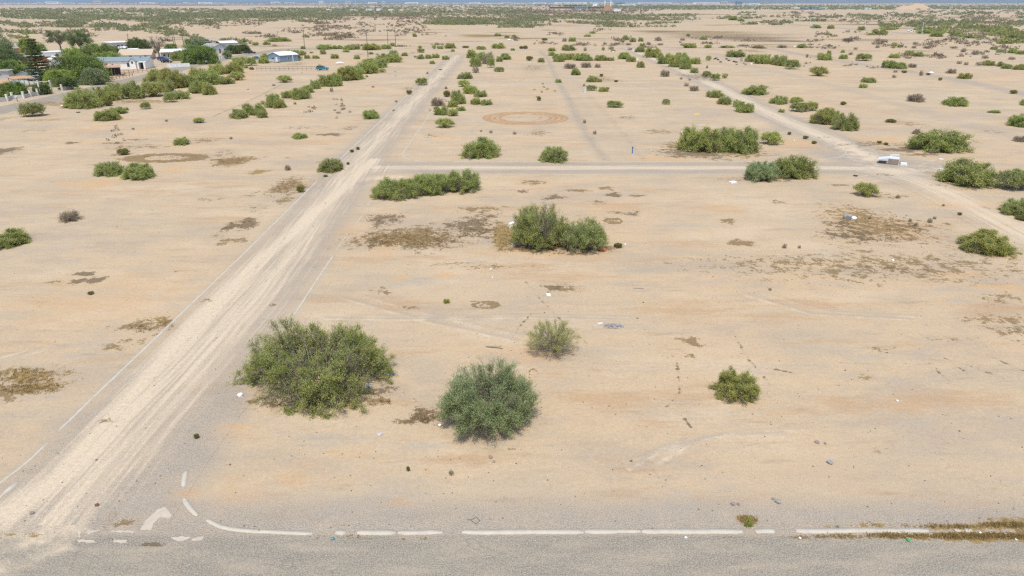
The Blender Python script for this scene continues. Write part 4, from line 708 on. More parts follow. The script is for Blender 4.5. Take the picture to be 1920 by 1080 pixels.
def canopy(label, pL, pR, D, h, roof, post, cat='canopy', tilt=.4, name='canopy'):
    a, b = G(*pL), G(*pR); L = float(np.linalg.norm(b - a)); r = empty(name, (a[0], a[1], 0), math.atan2(b[1]-a[1], b[0]-a[0])); tag(r, label, cat)
    m = MB(); m.add([(-.4,-.5,h),(L+.4,-.5,h),(L+.4,D+.5,h+tilt),(-.4,D+.5,h+tilt),(-.4,-.5,h+.15),(L+.4,-.5,h+.15),(L+.4,D+.5,h+tilt+.15),(-.4,D+.5,h+tilt+.15)], [(3,2,1,0),(4,5,6,7),(0,1,5,4),(1,2,6,5),(2,3,7,6),(3,0,4,7)]); m.build('roof', M[roof], r)
    for x in (0, L/2, L):
        for y in (0, D): m = MB(); m.box(x-.09, y-.09, 0, x+.09, y+.09, h + tilt*(y/D if D else 0) * .95 - .02); m.build('post', M[post], r)
    return r, L
r, L = canopy('carport with a rusty tin roof beside the corral fence', (194,143.5), (228,142), 6, 2.9, 'rust_roof', 'fence_wood', 'carport', name='carport')
m = MB(); m.box(.1, 3.5, 0, L-.1, 5.6, 2.6); m.build('inside_shade', M['shade_dark'], r)  # shade under the rusty roof, put in as a dark block
canopy('dark blue metal canopy on posts behind the bright round tree', (387,90), (411,89), 7, 3.2, 'navy_metal', 'dark_wood', tilt=.2)
r, L = canopy('carport with a tan roof in front of the light blue gabled house', (-14,183), (20,181), 7, 3.3, 'rust_roof', 'white_trim', 'carport', name='carport')
m = MB(); m.box(.1, 4, 0, L-.2, 6.5, 2.7); m.build('inside_shade', M['shade_dark'], r)  # dark block colours in the shade beneath this carport
canopy('low tan-roofed porch along the light blue gabled house', (30,165), (66,162), 4, 2.6, 'rust_roof', 'grey_block', 'porch', name='porch')
# walls and fences
a0 = G(-40, 196); r = empty('block_wall', (a0[0], a0[1], 0)); tag(r, 'grey block wall with cream posts along the paved road', 'wall')
pts = [(-40,196,0),(14.5,190,1.75),(24,185.5,1.6),(45,184.5,1.75),(58,181.5,1.7),(71.5,179,1.75),(76.5,178.3,3.9),(87.5,176,1.7),(98,173.5,3.3),(117,170,1.7),(137,167,1.5)]
PP = [G(p[0], p[1]) - a0 for p in pts]
for k, (p, q) in enumerate(zip(PP[:-1], PP[1:])):
    if k == 8: continue
    d = q - p; L = np.linalg.norm(d); n = np.array([-d[1], d[0]]) / L * .08; m = MB(); h = 1.0 + .2 * (k == 9)
    m.add([(*(p-n), 0), (*(q-n), 0), (*(q+n), 0), (*(p+n), 0), (*(p-n), h), (*(q-n), h), (*(q+n), h), (*(p+n), h)], [(3,2,1,0),(4,5,6,7),(0,1,5,4),(1,2,6,5),(2,3,7,6),(3,0,4,7)]); m.build('panel', M['grey_block'], r)
for p, q in zip(PP, pts):
    if q[2]: m = MB(); w = .22 if q[2] < 3 else .16; m.box(p[0]-w, p[1]-w, 0, p[0]+w, p[1]+w, q[2]); m.box(p[0]-w-.06, p[1]-w-.06, q[2]+.003, p[0]+w+.06, p[1]+w+.06, q[2]+.15); m.build('post', M['cream_post'], r)
m = MB(); m.tube([(PP[6][0], PP[6][1], 3.7), (PP[8][0], PP[8][1], 3.2)], .1); m.build('gate_beam', M['white_trim'], r)
m = MB(); m.tube([(PP[8][0], PP[8][1], .9), (PP[9][0], PP[9][1], 1.2)], .06); m.tube([(PP[8][0], PP[8][1], .3), (PP[9][0], PP[9][1], .4)], .05); m.build('gate_rail', M['white_trim'], r)
def fence(name, label, pa, pb, n, h, mat, rails, pw=.07, cat='fence', solid=False):
    a, b = G(*pa), G(*pb); L = float(np.linalg.norm(b-a)); r = empty(name, (a[0], a[1], 0), math.atan2(b[1]-a[1], b[0]-a[0])); tag(r, label, cat)
    for k in range(n): m = MB(); x = L*k/(n-1); m.box(x-pw, -pw, 0, x+pw, pw, h); m.build('post', M[mat], r)
    m = MB()
    for z in rails: m.box(0, pw+.004, z*h, L, pw+.06, z*h + (.1 if not solid else h*.8))
    m.build('panel' if solid else 'rail', M[mat], r); return r
fence('corral_fence', 'brown rail corral fence right of the rusty carport', (212,149), (249,143), 7, 1.5, 'fence_wood', (.4, .85))
fence('corral_fence', 'long pale rail fence in front of the white mobile home', (216,141), (292,133), 10, 1.3, 'fence_wood', (.45, .9))
fence('yard_fence', 'white yard fence panels in front of the cream carport house', (314,128), (356,126), 6, 1.7, 'white_trim', (.15,), solid=True)
fence('yard_fence', 'white wall in front of the grey shingle house', (402,113), (426,110), 6, 1.7, 'white_trim', (.1,), solid=True)
fence('wire_fence', 'thin wire fence on posts across the sand left of the parked car', (482,132.5), (592,131.5), 14, 1.4, 'pole_wood', (.5, .95), .035)
for nm, lb, x, y in [('mailbox', 'white mailbox on a post beside the block wall', 33, 190.5), ('mailbox', 'pale mailbox past the end of the block wall', 146, 165.5)]:
    p = G(x, y); r = empty(nm, (*p, 0)); tag(r, lb, 'mailbox'); m = MB(); m.box(-.06,-.06,0,.06,.06,1.1); m.build('post', M['pole_wood'], r)
    m = MB(); m.prism([(-.3,1.1),(.3,1.1),(.3,1.4),(.18,1.52),(-.18,1.52),(-.3,1.4)], -.25, .25); m.build('box', M['metal'], r)
# power poles
POLES = [((111,78),(119,112),'leaning dark power pole between the red mobile home and the olive trees'), ((239,63),(242,96),'leaning power pole in front of the white-roofed building'), ((319,52),(326,83),'power pole at the left of the pair behind the cream carport house'),
    ((325,62),(329,84),'short pole just right of another pole behind the cream carport house'), ((338,50),(345,87),'tall power pole behind the bright round tree'), ((568,50),(571,90),'lone power pole beside the paved road, right of the blue cabin'),
    ((687,62),(690,107),'nearest power pole rising from the middle hedge'), ((726,55),(728,93),'left pole of the pair at the far end of the middle hedge'), ((740,50),(742,88),'right and farther pole of the pair behind the middle hedge'),
    ((1623,35),(1622,54),'dark pole beside the far highway, left of its green thicket'), ((1732,42),(1728,65),'thin pale pole at the middle of the far highway'), ((1877,57),(1874,79),'pale pole by the far highway near the right edge'), ((1520,32),(1520,47),'thin pole left of the far highway'), ((1199,15),(1199,30),'tiny far pole on the plain right of the chimneys'), ((1338,20),(1338,29),'tiny far pole where the highway vanishes')]
for (tx, ty), (bx, by), lb in POLES:
    p = G(bx, by); h = height(p[1], ty); lean = ((tx - bx) - (bx - 960) * 0.0) * px(by); pr = (p[0] * (H * SP + p[1] * CP) / ((H - h) * SP + p[1] * CP)); xt = (tx - 960) / F * (p[1] * CP + (H - h) * SP)
    r = empty('power_pole', (*p, 0)); tag(r, lb, 'power pole', 'power poles'); m = MB(); dx = xt - p[0]; k = max(1, p[1] / 420)
    m.tube([(0,0,0), (dx*.5,0,h*.5), (dx,0,h)], [.17*k, .15*k, .11*k], 6); m.build('shaft', M['pole_wood'] if by > 70 else M['metal'], r)
    if by > 70: m = MB(); m.box(dx*.93-1.1, -.18, h*.92, dx*.93+1.1, -.11, h*.92+.14); m.build('crossarm', M['pole_wood'], r)
# vehicles
def vehicle(name, label, x, y, rz, paint, kind='suv', s=1., cat='car'):
    p = G(x, y); r = empty(name, (*p, 0), rz, (s, s, s)); tag(r, label, cat)
    if kind == 'suv': out = [(-2.3,.38),(2.25,.38),(2.32,.75),(2.2,1.0),(.95,1.12),(.35,1.72),(-2.0,1.75),(-2.3,1.15)]
    elif kind == 'truck': out = [(-2.6,.45),(2.5,.45),(2.55,.95),(1.2,1.1),(.75,1.75),(-.55,1.78),(-.7,1.15),(-2.6,1.12)]
    else: out = [(-2.2,.3),(2.2,.3),(2.25,.7),(1.1,.88),(.45,1.4),(-1.1,1.42),(-1.8,.95),(-2.25,.9)]
    m = MB(); m.prism(out, -.9, .9); m.build('body', M[paint], r)
    x0, x1 = (-1.95, .55) if kind == 'suv' else ((-.5, .75) if kind == 'truck' else (-1.2, .55)); zt = 1.62 if kind != 'car' else 1.33; zb = 1.12 if kind != 'car' else .95
    for sy in (-1, 1): m = MB(); m.prism([(x0, zb), (x1+.12, zb), (x1-.22, zt), (x0+.1, zt)], sy*.905 if sy > 0 else -.93, sy*.93 if sy > 0 else -.905); m.build('side_window', PANE, r)
    m = MB(); m.add([(out[4][0]+.02, -.8, out[4][1]+.04), (out[4][0]+.02, .8, out[4][1]+.04), (out[5][0] if kind == 'suv' else out[4][0]-.45, .75, zt), (out[5][0] if kind == 'suv' else out[4][0]-.45, -.75, zt)], [(0,1,2,3)]); m.build('windscreen', PANE, r)
    for sx in (-1.45, 1.45):
        for sy in (-1, 1):
            m = MB(); m.tube([(sx, sy*.72, .36), (sx, sy*.94, .36)], .36, 14); wo = m.build('wheel', M['rubber'], r); m = MB(); m.tube([(sx, sy*.941, .36), (sx, sy*.955, .36)], .21, 10); m.build('rim', M['chrome'], wo)
    for sy in (-.62, .62): m = MB(); m.box(out[2][0]-.1, sy-.18, .72, out[2][0]+.012, sy+.18, .88); m.build('headlight', M['chrome'], r)
vehicle('parked_car', 'teal off-road car parked on the sand behind the middle hedge', 605, 131.5, -.02, 'teal_paint')
vehicle('parked_car', 'dark blue car under the cream carport', 329, 112, .1, 'blue_paint', 'car')
vehicle('pickup_truck', 'black pickup truck at the right end of the dark tree row', 470, 101, .25, 'black_paint', 'truck', 1.0, 'truck')
vehicle('parked_car', 'teal blue car between two pale bushes, left of the blue cabin', 482, 111.5, .2, 'teal_paint', 'car')
vehicle('parked_car', 'blue car in the cluttered yard left of the cream carport house', 306, 113.5, .1, 'blue_paint', 'suv')
vehicle('parked_car', 'dark car in the cluttered yard nearest to the hedge', 313, 117.5, .15, 'black_paint', 'car')
vehicle('parked_car', 'white car far off on the paved highway', 1708, 60, -.25, 'white_plastic', 'car', 1.3)
vehicle('parked_car', 'white and teal car in the thicket at the right edge of the highway', 1901, 67.5, -.3, 'pale_blue_wall', 'suv', 1.3)
# trees of the settlement
LT = {'dark': leaf_mat('dark_tree_leaf', (0.078,0.131,0.049), (0.209,0.278,0.096)), 'mid': leaf_mat('mid_tree_leaf', (0.131,0.209,0.049), (0.33,0.434,0.104)), 'light': leaf_mat('light_tree_leaf', (0.209,0.305,0.061), (0.47,0.574,0.131)), 'grey': leaf_mat('grey_tree_leaf', (0.166,0.217,0.113), (0.383,0.434,0.227)),
      'bright': leaf_mat('bright_tree_leaf', (.145,.215,.045), (.33,.42,.11)), 'pine': leaf_mat('pine_needle', (0.061,0.104,0.038), (0.209,0.252,0.07))}
def tree(name, label, x0, y0, x1, y1, leaf, tf=.25, seed=1, n=(34,8,5,5), lf=.5, **kw):
    cx = (x0+x1)/2; p = G(cx, y1); R = (x1-x0)/2*px(y1)*1.06; h = height(p[1], y0)*1.03
    q = dict(el=(-12,85), lump=.3, spread=.12, thick=.16, s2=.36, droop=.05); q.update(kw)
    n = (int(n[0]*1.7), n[1], n[2], n[3]+1 if n[3] else 0); st, lv = grow(seed, R, h*.97, *n, leaf=(lf, lf*.45), trunk=h*tf, **q)
    tr = np.array([[(0,0,0), (.05,0,h*tf*.5), (0,0,h*tf*1.05)]]) ; V, Fc = tubes(tr, np.array([[.28,.22,.16]]) * max(.6, h/8), 7)
    e = empty(name, (*p, 0)); tag(e, label, 'tree', 'trees of the settlement')
    link('trunk', mesh_np('trunk', np.concatenate([st[0], V]), [st[1], Fc + len(st[0])], [BARK]), e)
    if lv: link('crown', leaf_mesh('crown', lv, LT[leaf]), e)
def pine(label, x0, y0, x1, y1):
    p = G((x0+x1)/2, y1); R = (x1-x0)/2*px(y1); h = height(p[1], y0); g = np.random.default_rng(4); S, Lc, La = [], [], []
    for k, z in enumerate(np.linspace(.12, .97, 15)):
        rr = R * (1.12 - z) ** .75 * g.uniform(.75, 1.15)
        for a in g.uniform(0, 6.3) + np.arange(6) * 1.05 + g.normal(0, .2, 6):
            l = rr * g.uniform(.65, 1.1); t = np.linspace(.25, 1, 9); c = np.stack([l*t*math.cos(a), l*t*math.sin(a), z*h - .12*l*t + .16*l*t**3], 1)
            S.append(np.stack([[0,0,z*h], c[4], c[8]])); c = np.repeat(c, 16, 0) + g.normal(0, .20, (144, 3)) * [1.2,1.2,.55]; Lc.append(c); La.append(np.tile([math.cos(a), math.sin(a), .35], (144, 1)))
    c = np.concatenate(Lc); ax = unit(np.concatenate(La) + g.normal(0, .6, c.shape)); sd = unit(np.cross(ax, g.normal(0, 1, c.shape))); a, b = ax*.30, sd*.10
    V = np.stack([c-a, c+b, c+a, c-b], 1).reshape(-1, 3); tone = np.repeat(np.clip(g.random(len(c))*.7 + np.repeat(g.random(len(Lc)), 144)*.3, 0, 1), 4)
    e = empty('pine_tree', (*p, 0)); tag(e, label, 'tree', 'trees of the settlement')
    SV, SF = tubes(np.stack(S), np.tile([.07,.05,.02], (len(S), 1)), 4); TV, TF = tubes(np.array([[(0,0,0),(0,0,h*.5),(0,0,h*.98)]]), np.array([[.3,.2,.04]]), 7)
    link('trunk', mesh_np('trunk', np.concatenate([SV, TV]), [SF, TF+len(SV)], [BARK]), e); link('crown', leaf_mesh('crown', (V, np.arange(len(V)).reshape(-1, 4), tone), LT['pine']), e)
pine('dark pine with layered branches in front of the red mobile home', 52, 72, 106, 158)
tree('tamarisk_tree', 'tall ragged grey-green tree at the left edge', -34, 50, 34, 122, 'grey', .2, 2, (40,9,5,5), .55, el=(-25,85))
tree('tamarisk_tree', 'dark drooping tree at the left edge below the ragged grey-green one', -30, 84, 36, 126, 'dark', .15, 3, (36,8,5,5), .5, el=(-20,80))
tree('shade_tree', 'light green spreading tree right of the dark pine', 86, 126, 146, 160, 'light', .25, 4, (44,9,5,5), .42, el=(-8,80))
tree('eucalyptus_tree', 'left one of the two tall open eucalyptus trees behind the settlement', 97, 46, 136, 101, 'grey', .42, 5, (20,7,5,6), .5, el=(10,85), bare=.5)
tree('eucalyptus_tree', 'right one of the two tall open eucalyptus trees, darker and drooping', 134, 48, 174, 104, 'dark', .40, 6, (22,7,5,6), .5, el=(-5,85), bare=.45)
tree('shade_tree', 'large olive tree above the rusty carport', 114, 94, 198, 154, 'mid', .2, 7, (56,9,5,6), .5, el=(-10,85))
tree('shade_tree', 'grey-green round tree left of the rusty carport', 158, 122, 200, 158, 'grey', .2, 8, (36,8,5,5), .42)
tree('shade_tree', 'green domed tree above the slate blue roof, behind the olive tree', 156, 76, 220, 118, 'mid', .15, 9, (46,8,5,5), .5)
tree('shade_tree', 'yellow-green tree right before the long slate blue roof', 180, 93, 228, 124, 'light', .15, 10, (36,8,5,5), .5)
tree('shade_tree', 'dark tree between the domed green tree and the white-roofed building', 198, 82, 234, 110, 'dark', .12, 20, (34,8,5,5), .5)
tree('shade_tree', 'dark glossy round tree right of the white-roofed building', 241, 66, 284, 101, 'dark', .15, 11, (46,9,5,5), .5, el=(-15,85))
tree('bare_tree', 'tall leafless tree left of the cream carport house', 284, 58, 316, 112, 'dark', .35, 12, (16,9,6,0), .5, el=(35,88), thick=.11)
tree('shade_tree', 'big bright green tree at the middle of the settlement', 350, 80, 408, 119, 'bright', .18, 13, (60,9,5,6), .5, el=(-18,85))
tree('shade_tree', 'grey-green tree behind the big bright green one', 347, 67, 384, 98, 'grey', .2, 14, (36,8,5,5), .55)
tree('shade_tree', 'long dark tree, left half of the dark tree row', 426, 82, 450, 101, 'dark', .22, 15, (34,8,5,5), .5); tree('shade_tree', 'dark tree, right half of the dark tree row by the black truck', 444, 81, 468, 99.5, 'dark', .22, 16, (34,8,5,5), .5)
tree('palm_tree', 'small blue-green spiky tree before the dark tree row', 420, 92, 434, 110, 'grey', .3, 17, (20,6,4,5), .45)
tree('citrus_tree', 'low glossy citrus tree behind the block wall', 8, 150, 50, 181, 'bright', .15, 18, (46,9,5,5), .35)
tree('shade_tree', 'pale green tree rising behind the red mobile home', 40, 66, 72, 104, 'light', .25, 19, (34,8,5,5), .5); tree('shade_tree', 'green tree close behind the dark pine', 54, 74, 88, 110, 'mid', .2, 21, (34,8,5,5), .5)
tree('shade_tree', 'small green tree between the dark pine and the block wall', 66, 156, 92, 177, 'dark', .2, 22, (26,7,4,5), .4); tree('shade_tree', 'dark small tree behind the gate rail of the block wall', 112, 140, 142, 168, 'dark', .22, 23, (28,7,4,5), .4)
tree('shade_tree', 'low dull green tree behind the cream carport house', 310, 80, 334, 96, 'mid', .15, 24, (28,7,4,5), .5)
tree('shade_tree', 'feathery green tree in the yard behind the light blue gabled house', -12, 108, 46, 142, 'mid', .12, 41, (40,8,5,5), .42); tree('shade_tree', 'small green tree left of the long white mobile home', 140, 100, 172, 134, 'mid', .15, 42, (34,8,5,5), .42)
tree('shade_tree', 'low green tree before the red mobile home wall', 20, 98, 50, 124, 'dark', .15, 43, (26,7,4,5), .42); tree('shade_tree', 'round light tree left of the big bright green one', 322, 92, 352, 113, 'light', .15, 44, (26,7,4,5), .4)
tree('shade_tree', 'small green tree behind the blue metal canopy', 374, 70, 396, 88, 'mid', .15, 45, (26,7,4,5), .45); tree('shade_tree', 'wide green tree behind the slate blue roof, left end', 120, 84, 164, 120, 'light', .15, 46, (40,8,5,5), .48)
# ------------------------------------------------------------------ things lying about on the sand
g7 = np.random.default_rng(77)
def lump(name, label, x, y, s, mat, cat='litter', n=9, group='litter on the sand', sq=.6):
    p = G(x, y); m = MB(); m.lathe([(s*.35, 0), (s*.5*g7.uniform(.8,1.1), s*.18*sq*2), (s*.42, s*.40*sq*1.6), (s*.14, s*.5*sq*1.7)], n=n)
    m.v = [(a*(1+g7.normal(0,.13)), b*(1+g7.normal(0,.13)), c*(1+g7.normal(0,.1))) for a, b, c in m.v]
    o = m.build(name, M[mat], None, (*p, .004), g7.uniform(0, 6)); tag(o, label, cat, group)
def board(name, label, x, y, w, d, h, mat, rz=0., cat='litter', tilt=.0, group='litter on the sand'):
    p = G(x, y); m = MB(); m.box(-w/2, -d/2, 0, w/2, d/2, h); m.v = [(a + g7.normal(0, w*.03), b + g7.normal(0, d*.05), c + tilt*(a/w + .5)*(1 if c > 0 else .98)) for a, b, c in m.v]
    o = m.build(name, M[mat], None, (*p, .006), rz); tag(o, label, cat, group)
board('foam_block', 'white block lying alone before the airy shrub', 1028, 554, .36, .25, .16, 'white_plastic', .1); board('mattress', 'pale slab on the sand before the cross road', 1374, 343, 1.0, .7, .22, 'white_plastic', .2)
board('foam_sheet', 'yellow flat sheet left of the side road', 1307, 214.5, 1.3, 1.4, .05, 'yellow_foam'); board('plank', 'white board leaning at the left foot of the tall dense shrub', 959, 427, .55, .4, .5, 'white_plastic', .3, tilt=.2)
board('plank', 'white strip beside the grey rubble heap', 1125, 607, .42, .12, .06, 'white_plastic', .2); board('sheet', 'pale sheet under the left end of the large bright shrub pair', 1283, 252, 1.3, .5, .6, 'white_plastic', .1); board('sheet', 'pale sheet at the foot of the shrub pair by the cross road', 1290, 283, 1.2, .6, .12, 'white_plastic', .1)
board('sheet', 'white sheet at the left foot of the large shrub beside the turnaround', 1765, 320, .7, .5, .3, 'white_plastic', .4); board('sheet', 'flat pale sheet in front of the large shrub beside the turnaround', 1798, 345, 1.3, .35, .08, 'white_plastic', -.1); board('sheet', 'white flat scrap on the sand behind the turnaround', 1764, 298.5, .6, .5, .06, 'white_plastic')
lump('boulder', 'smooth white boulder on the weedy sand, right', 1600, 412, .8, 'white_plastic', 'rock', 11); lump('dead_brush', 'grey clump of dead brush beside the white boulder', 1588, 410, 1.2, 'stone', 'brush', 11)
lump('plastic_bag', 'white and blue bag under the left end of the corner hedge', 757, 370, .75, 'white_plastic'); lump('plastic_bag', 'crumpled blue bag under the left end of the corner hedge', 752, 373, .5, 'blue_plastic'); lump('plastic_bag', 'white bag right of the corner hedge foot', 882, 360, .5, 'white_plastic'); lump('ball', 'pale blue ball on the middle sand', 921, 506, .30, 'pale_blue_wall', 'ball', 12); lump('can', 'small pale can below the pale blue ball', 923, 521, .22, 'metal')
lump('plastic_bag', 'white bag at the lower left end of the huge sprawling shrub', 451, 743, .42, 'white_plastic'); lump('plastic_bag', 'white rag under the front of the huge sprawling shrub', 635, 731, .38, 'white_plastic'); lump('plastic_bag', 'small white scrap left of the white rag under the huge shrub', 622, 735, .25, 'white_plastic'); lump('plastic_bag', 'blue scrap at the right front of the huge sprawling shrub', 690, 727, .28, 'blue_plastic')
board('cardboard', 'pinkish torn sheet in front of the huge sprawling shrub', 621, 753, .55, .45, .05, 'white_wall', .4); lump('plastic_bag', 'white bag at the left of the feathery blue-green shrub', 825, 798, .28, 'white_plastic'); lump('can', 'white cup left of the feathery blue-green shrub, higher up', 833, 785, .2, 'white_plastic')
lump('bag', 'grey-blue rag on the bare sand left of the feathery shrub', 712, 814, .4, 'grey_block', sq=.15); lump('plastic_bag', 'white bag in front of the right-hand shrub at the tall green pair', 1172, 459, .25, 'white_plastic'); lump('plastic_bag', 'white scrap on the right sand, before the weedy strip', 1674, 489, .28, 'white_plastic'); lump('can', 'white speck of litter on the lower right sand', 1682, 752, .18, 'white_plastic')
lump('rag', 'orange and red rags at the right foot of the lighter loose shrub', 1130, 470, 1.0, 'orange_rag', sq=.3); lump('rag', 'red rag between the tall dense shrub and its lighter neighbour', 1048, 462, .7, 'orange_rag', sq=.3); lump('rag', 'red rag under the tall dense shrub', 1015, 461, .5, 'red_door', sq=.3)
lump('plastic_bag', 'pink and white bag under the dark olive bush by the right edge', 1859, 472, .5, 'white_plastic'); lump('plastic_bag', 'bluish bag left of the pink one under that bush', 1832, 468, .35, 'pale_blue_wall'); lump('plastic_bag', 'white bag hanging low on the pair of bushes left of the street', 252, 333, .3, 'white_plastic'); lump('plastic_bag', 'white triangle bag before the middle hedge', 443, 222, .8, 'white_plastic'); lump('plastic_bag', 'white bag on the alley verge by the side road', 1489, 264, .35, 'white_plastic')
lump('can', 'crushed brown can on the asphalt mouth of the street', 182, 948, .24, 'rust', 'can'); lump('can', 'brown scrap by the crushed can at the lower left', 60, 963, .24, 'dull_brown')
for x, y, lb in ((1838,999,'leftmost white paper in the golden kerb weeds'), (1885,1001,'middle white paper in the golden kerb weeds'), (1905,1012,'rightmost white paper in the golden kerb weeds'), (1500,1009,'white crumb at the road edge, left of the golden weeds'), (1286,1008,'white scrap on the kerb weeds near the road middle')): lump('paper', lb, x, y, .15, 'white_plastic', sq=.3)
lump('bottle', 'green wrapper on the road edge below the concrete ribbon', 1703, 1014, .22, 'green_plastic'); lump('bottle', 'turquoise wrapper on the gravel verge left', 624, 1011, .18, 'teal_paint')
for x, y, s, lb in ((1532,830,.30,'left brown stone of the pair near the right lower sand'),(1547,832,.2,'right brown stone of the pair near the right lower sand'),(1556,868,.36,'flat brown stone with a pale top on the lower right sand'),(1459,942,.32,'dark stone with a white edge near the verge'),(1450,936,.2,'small dark stone just above the white-edged one'),(920,858,.3,'dark stone in a scatter of crumbs under the feathery shrub'),(926,866,.18,'smaller dark stone in the same scatter of crumbs'),(1374,946,.3,'dark stone cluster at the right of the verge'),(1385,946,.22,'dark stone at the right of that verge cluster'),(1028,548,.2,'small dark stone above the white block')): lump('stone', lb, x, y, s, 'stone' if s > .3 else 'dull_brown', 'stone', 7, 'stones on the sand', .5)
p = G(926, 652); m = MB(); m.tube([(-.62,.12,.06),(-.2,.02,.08),(.3,-.06,.07),(.7,-.22,.05)], [.045,.06,.055,.03], 6); m.tube([(.3,-.06,.07),(.6,.12,.16)], [.03,.012], 5); tag(m.build('fallen_branch', DEADWOOD, None, (*p, 0)), 'dry brown branch lying left of the airy pale shrub', 'branch')
p = G(1197, 541); m = MB(); m.tube([(-.45,.05,.03),(0,0,.035),(.48,-.06,.03)], [.02,.028,.02], 6); tag(m.build('stick', DEADWOOD, None, (*p, 0)), 'thin straight stick on the bare middle sand', 'stick')
p = G(722, 704); r = empty('bent_pipe', (*p, 0)); tag(r, 'bent white pipe with a blue end at the right of the huge shrub', 'pipe'); m = MB(); m.tube([(-.1,.75,.05),(-.12,.45,.06),(-.02,.15,.06),(.2,0,.06),(.36,-.02,.06)], .055, 8); m.build('tube', M['white_plastic'], r, smooth=True); m = MB(); m.tube([(.36,-.02,.06),(.7,.05,.06)], .065, 8); m.build('blue_end', M['blue_plastic'], r, smooth=True)
p = G(1185.5, 287.5); r = empty('marker_post', (*p, 0)); tag(r, 'blue marker post standing in the alley track', 'post'); m = MB(); m.box(-.09,-.07,0,.09,.07,.95); m.build('shaft', M['blue_plastic'], r); m = MB(); m.prism([(-.11,.953),(.11,.953),(.12,1.12),(0,1.18),(-.12,1.12)], -.09, .09); m.build('cap', M['navy_metal'], r)
p = G(891, 976); m = MB(); q = [(-.22,.02,.02),(.02,.24,.02),(.26,-.02,.02),(.04,-.28,.02),(-.22,.02,.02)]; m.tube(q, .012, 5); m.tube([(-.42,.06,.02),(-.22,.02,.02)], .012, 5); tag(m.build('bent_wire', M['wire'], None, (*p, 0)), 'bent square wire frame on the gravel verge', 'wire')
p = G(1097, 174.5); m = MB(); m.box(-.25,-.25,0,.25,.25,1.3); m.box(-.3,-.3,1.303,.3,.3,1.45); tag(m.build('utility_box', M['metal'], None, (*p, 0)), 'narrow grey utility stub on the far alley sand', 'utility box')
# wreck on the turnaround
p = G(1672, 306); r = empty('wrecked_trailer_shell', (*p, 0), -.42, (1.3, 1.2, .95)); tag(r, 'wrecked whitish trailer shell dumped on the sandy turnaround', 'wreck')
m = MB(); m.add([(-1.55,-.75,.05),(.75,-.85,.0),(.9,.8,.02),(-1.35,.9,.05),(-1.75,-.6,.62),(.7,-.8,.95),(.85,.85,1.0),(-1.5,1.0,.72),(-.4,-.72,1.02),(-.3,.9,1.05)], [(3,2,1,0),(4,8,9,7),(8,5,6,9),(0,1,5,8,4),(1,2,6,5),(2,3,7,9,6),(3,0,4,7)]); m.build('hull', M['fibreglass'], r)
m = MB(); m.add([(-.62,-.80,.10),(.69,-.885,.06),(.66,-.86,.90),(-.5,-.80,.94),(-.62,-.90,.10),(.69,-.97,.06),(.66,-.95,.90),(-.5,-.90,.94)], [(0,1,2,3),(7,6,5,4),(4,5,1,0),(5,6,2,1),(6,7,3,2),(7,4,0,3)]); m.build('side_panel', M['dull_brown'], r)
m = MB(); m.box(-1.6,-.86,.08,-.66,-.70,.5); m.build('opening_shade', M['shade_dark'], r); m = MB(); m.box(-.3,.9,1.06,.75,1.35,1.2); m.v = [(a, b, c + .15*(a > 0)) for a, b, c in m.v]; m.build('roof_flap', M['fibreglass'], r)  # shade in the shell's gap is painted by a near-black box
m = MB(); m.box(.93,-.95,.02,1.75,-.35,.40); m.v = [(a - .12*(c > .3)*(a > 1.5), b, c) for a, b, c in m.v]; m.build('tank', M['white_plastic'], r); m = MB(); m.box(.95,-.1,.0,1.5,.6,.34); m.build('step_box', M['dull_brown'], r)
# grey rubble heap
p = G(1150, 612); V, Fc = [], []
for k in range(150):
    a, rr = g7.uniform(0, 6.3), g7.random()**.6; c = np.array([rr*.85*math.cos(a), rr*.5*math.sin(a), .16*(1-rr)*g7.random()+.03]); s = g7.uniform(.03, .075); q = unit(g7.normal(0, 1, (8, 3))) * s
    b = len(V); V += [tuple(c + np.array(w)*s*(1+g7.normal(0,.2))) for w in ((1,0,0),(-1,0,0),(0,1,0),(0,-1,0),(0,0,1),(0,0,-1))]; Fc += [tuple(b+i for i in f) for f in ((0,2,4),(2,1,4),(1,3,4),(3,0,4),(2,0,5),(1,2,5),(3,1,5),(0,3,5))]
m = MB(); m.v, m.f = V, Fc; o = m.build('rubble', simple('grey_rubble', (.40,.40,.42), .8, .35, 9.), None, (*p, 0)); tag(o, 'heap of grey and white rubble on the bare sand', 'rubble', kind='stuff')
# a line of dumped tyres by the far green belt
TY = [(375,520),(390,513),(405,527),(428,547),(480,520),(500,533),(545,543),(565,548)]
for k, (x, y) in enumerate(TY):
    p = G(1260 + x/4.697, y/4.697 + .5); m = MB(); n = 14; prof = [(.26,.02),(.40,.0),(.50,.07),(.50,.19),(.40,.26),(.26,.24)]
    b = 0
    for rr, z in prof:
        for q in range(n): m.v.append((1.25*rr*math.cos(2*PI*q/n), 1.25*rr*math.sin(2*PI*q/n), z*1.6))
    for i in range(6):
        for q in range(n): m.f.append((i*n+q, i*n+(q+1) % n, ((i+1) % 6)*n+(q+1) % n, ((i+1) % 6)*n+q))
    o = m.build('tyre', M['rubber'], None, (*p, 0), smooth=False); tag(o, f"{['leftmost','second','third','fourth','fifth','sixth','seventh','rightmost'][k]} dark tyre in the dumped row by the far green belt" + ('' if k in (0, 7) else ', from the left'), 'tyre', 'dumped tyres')
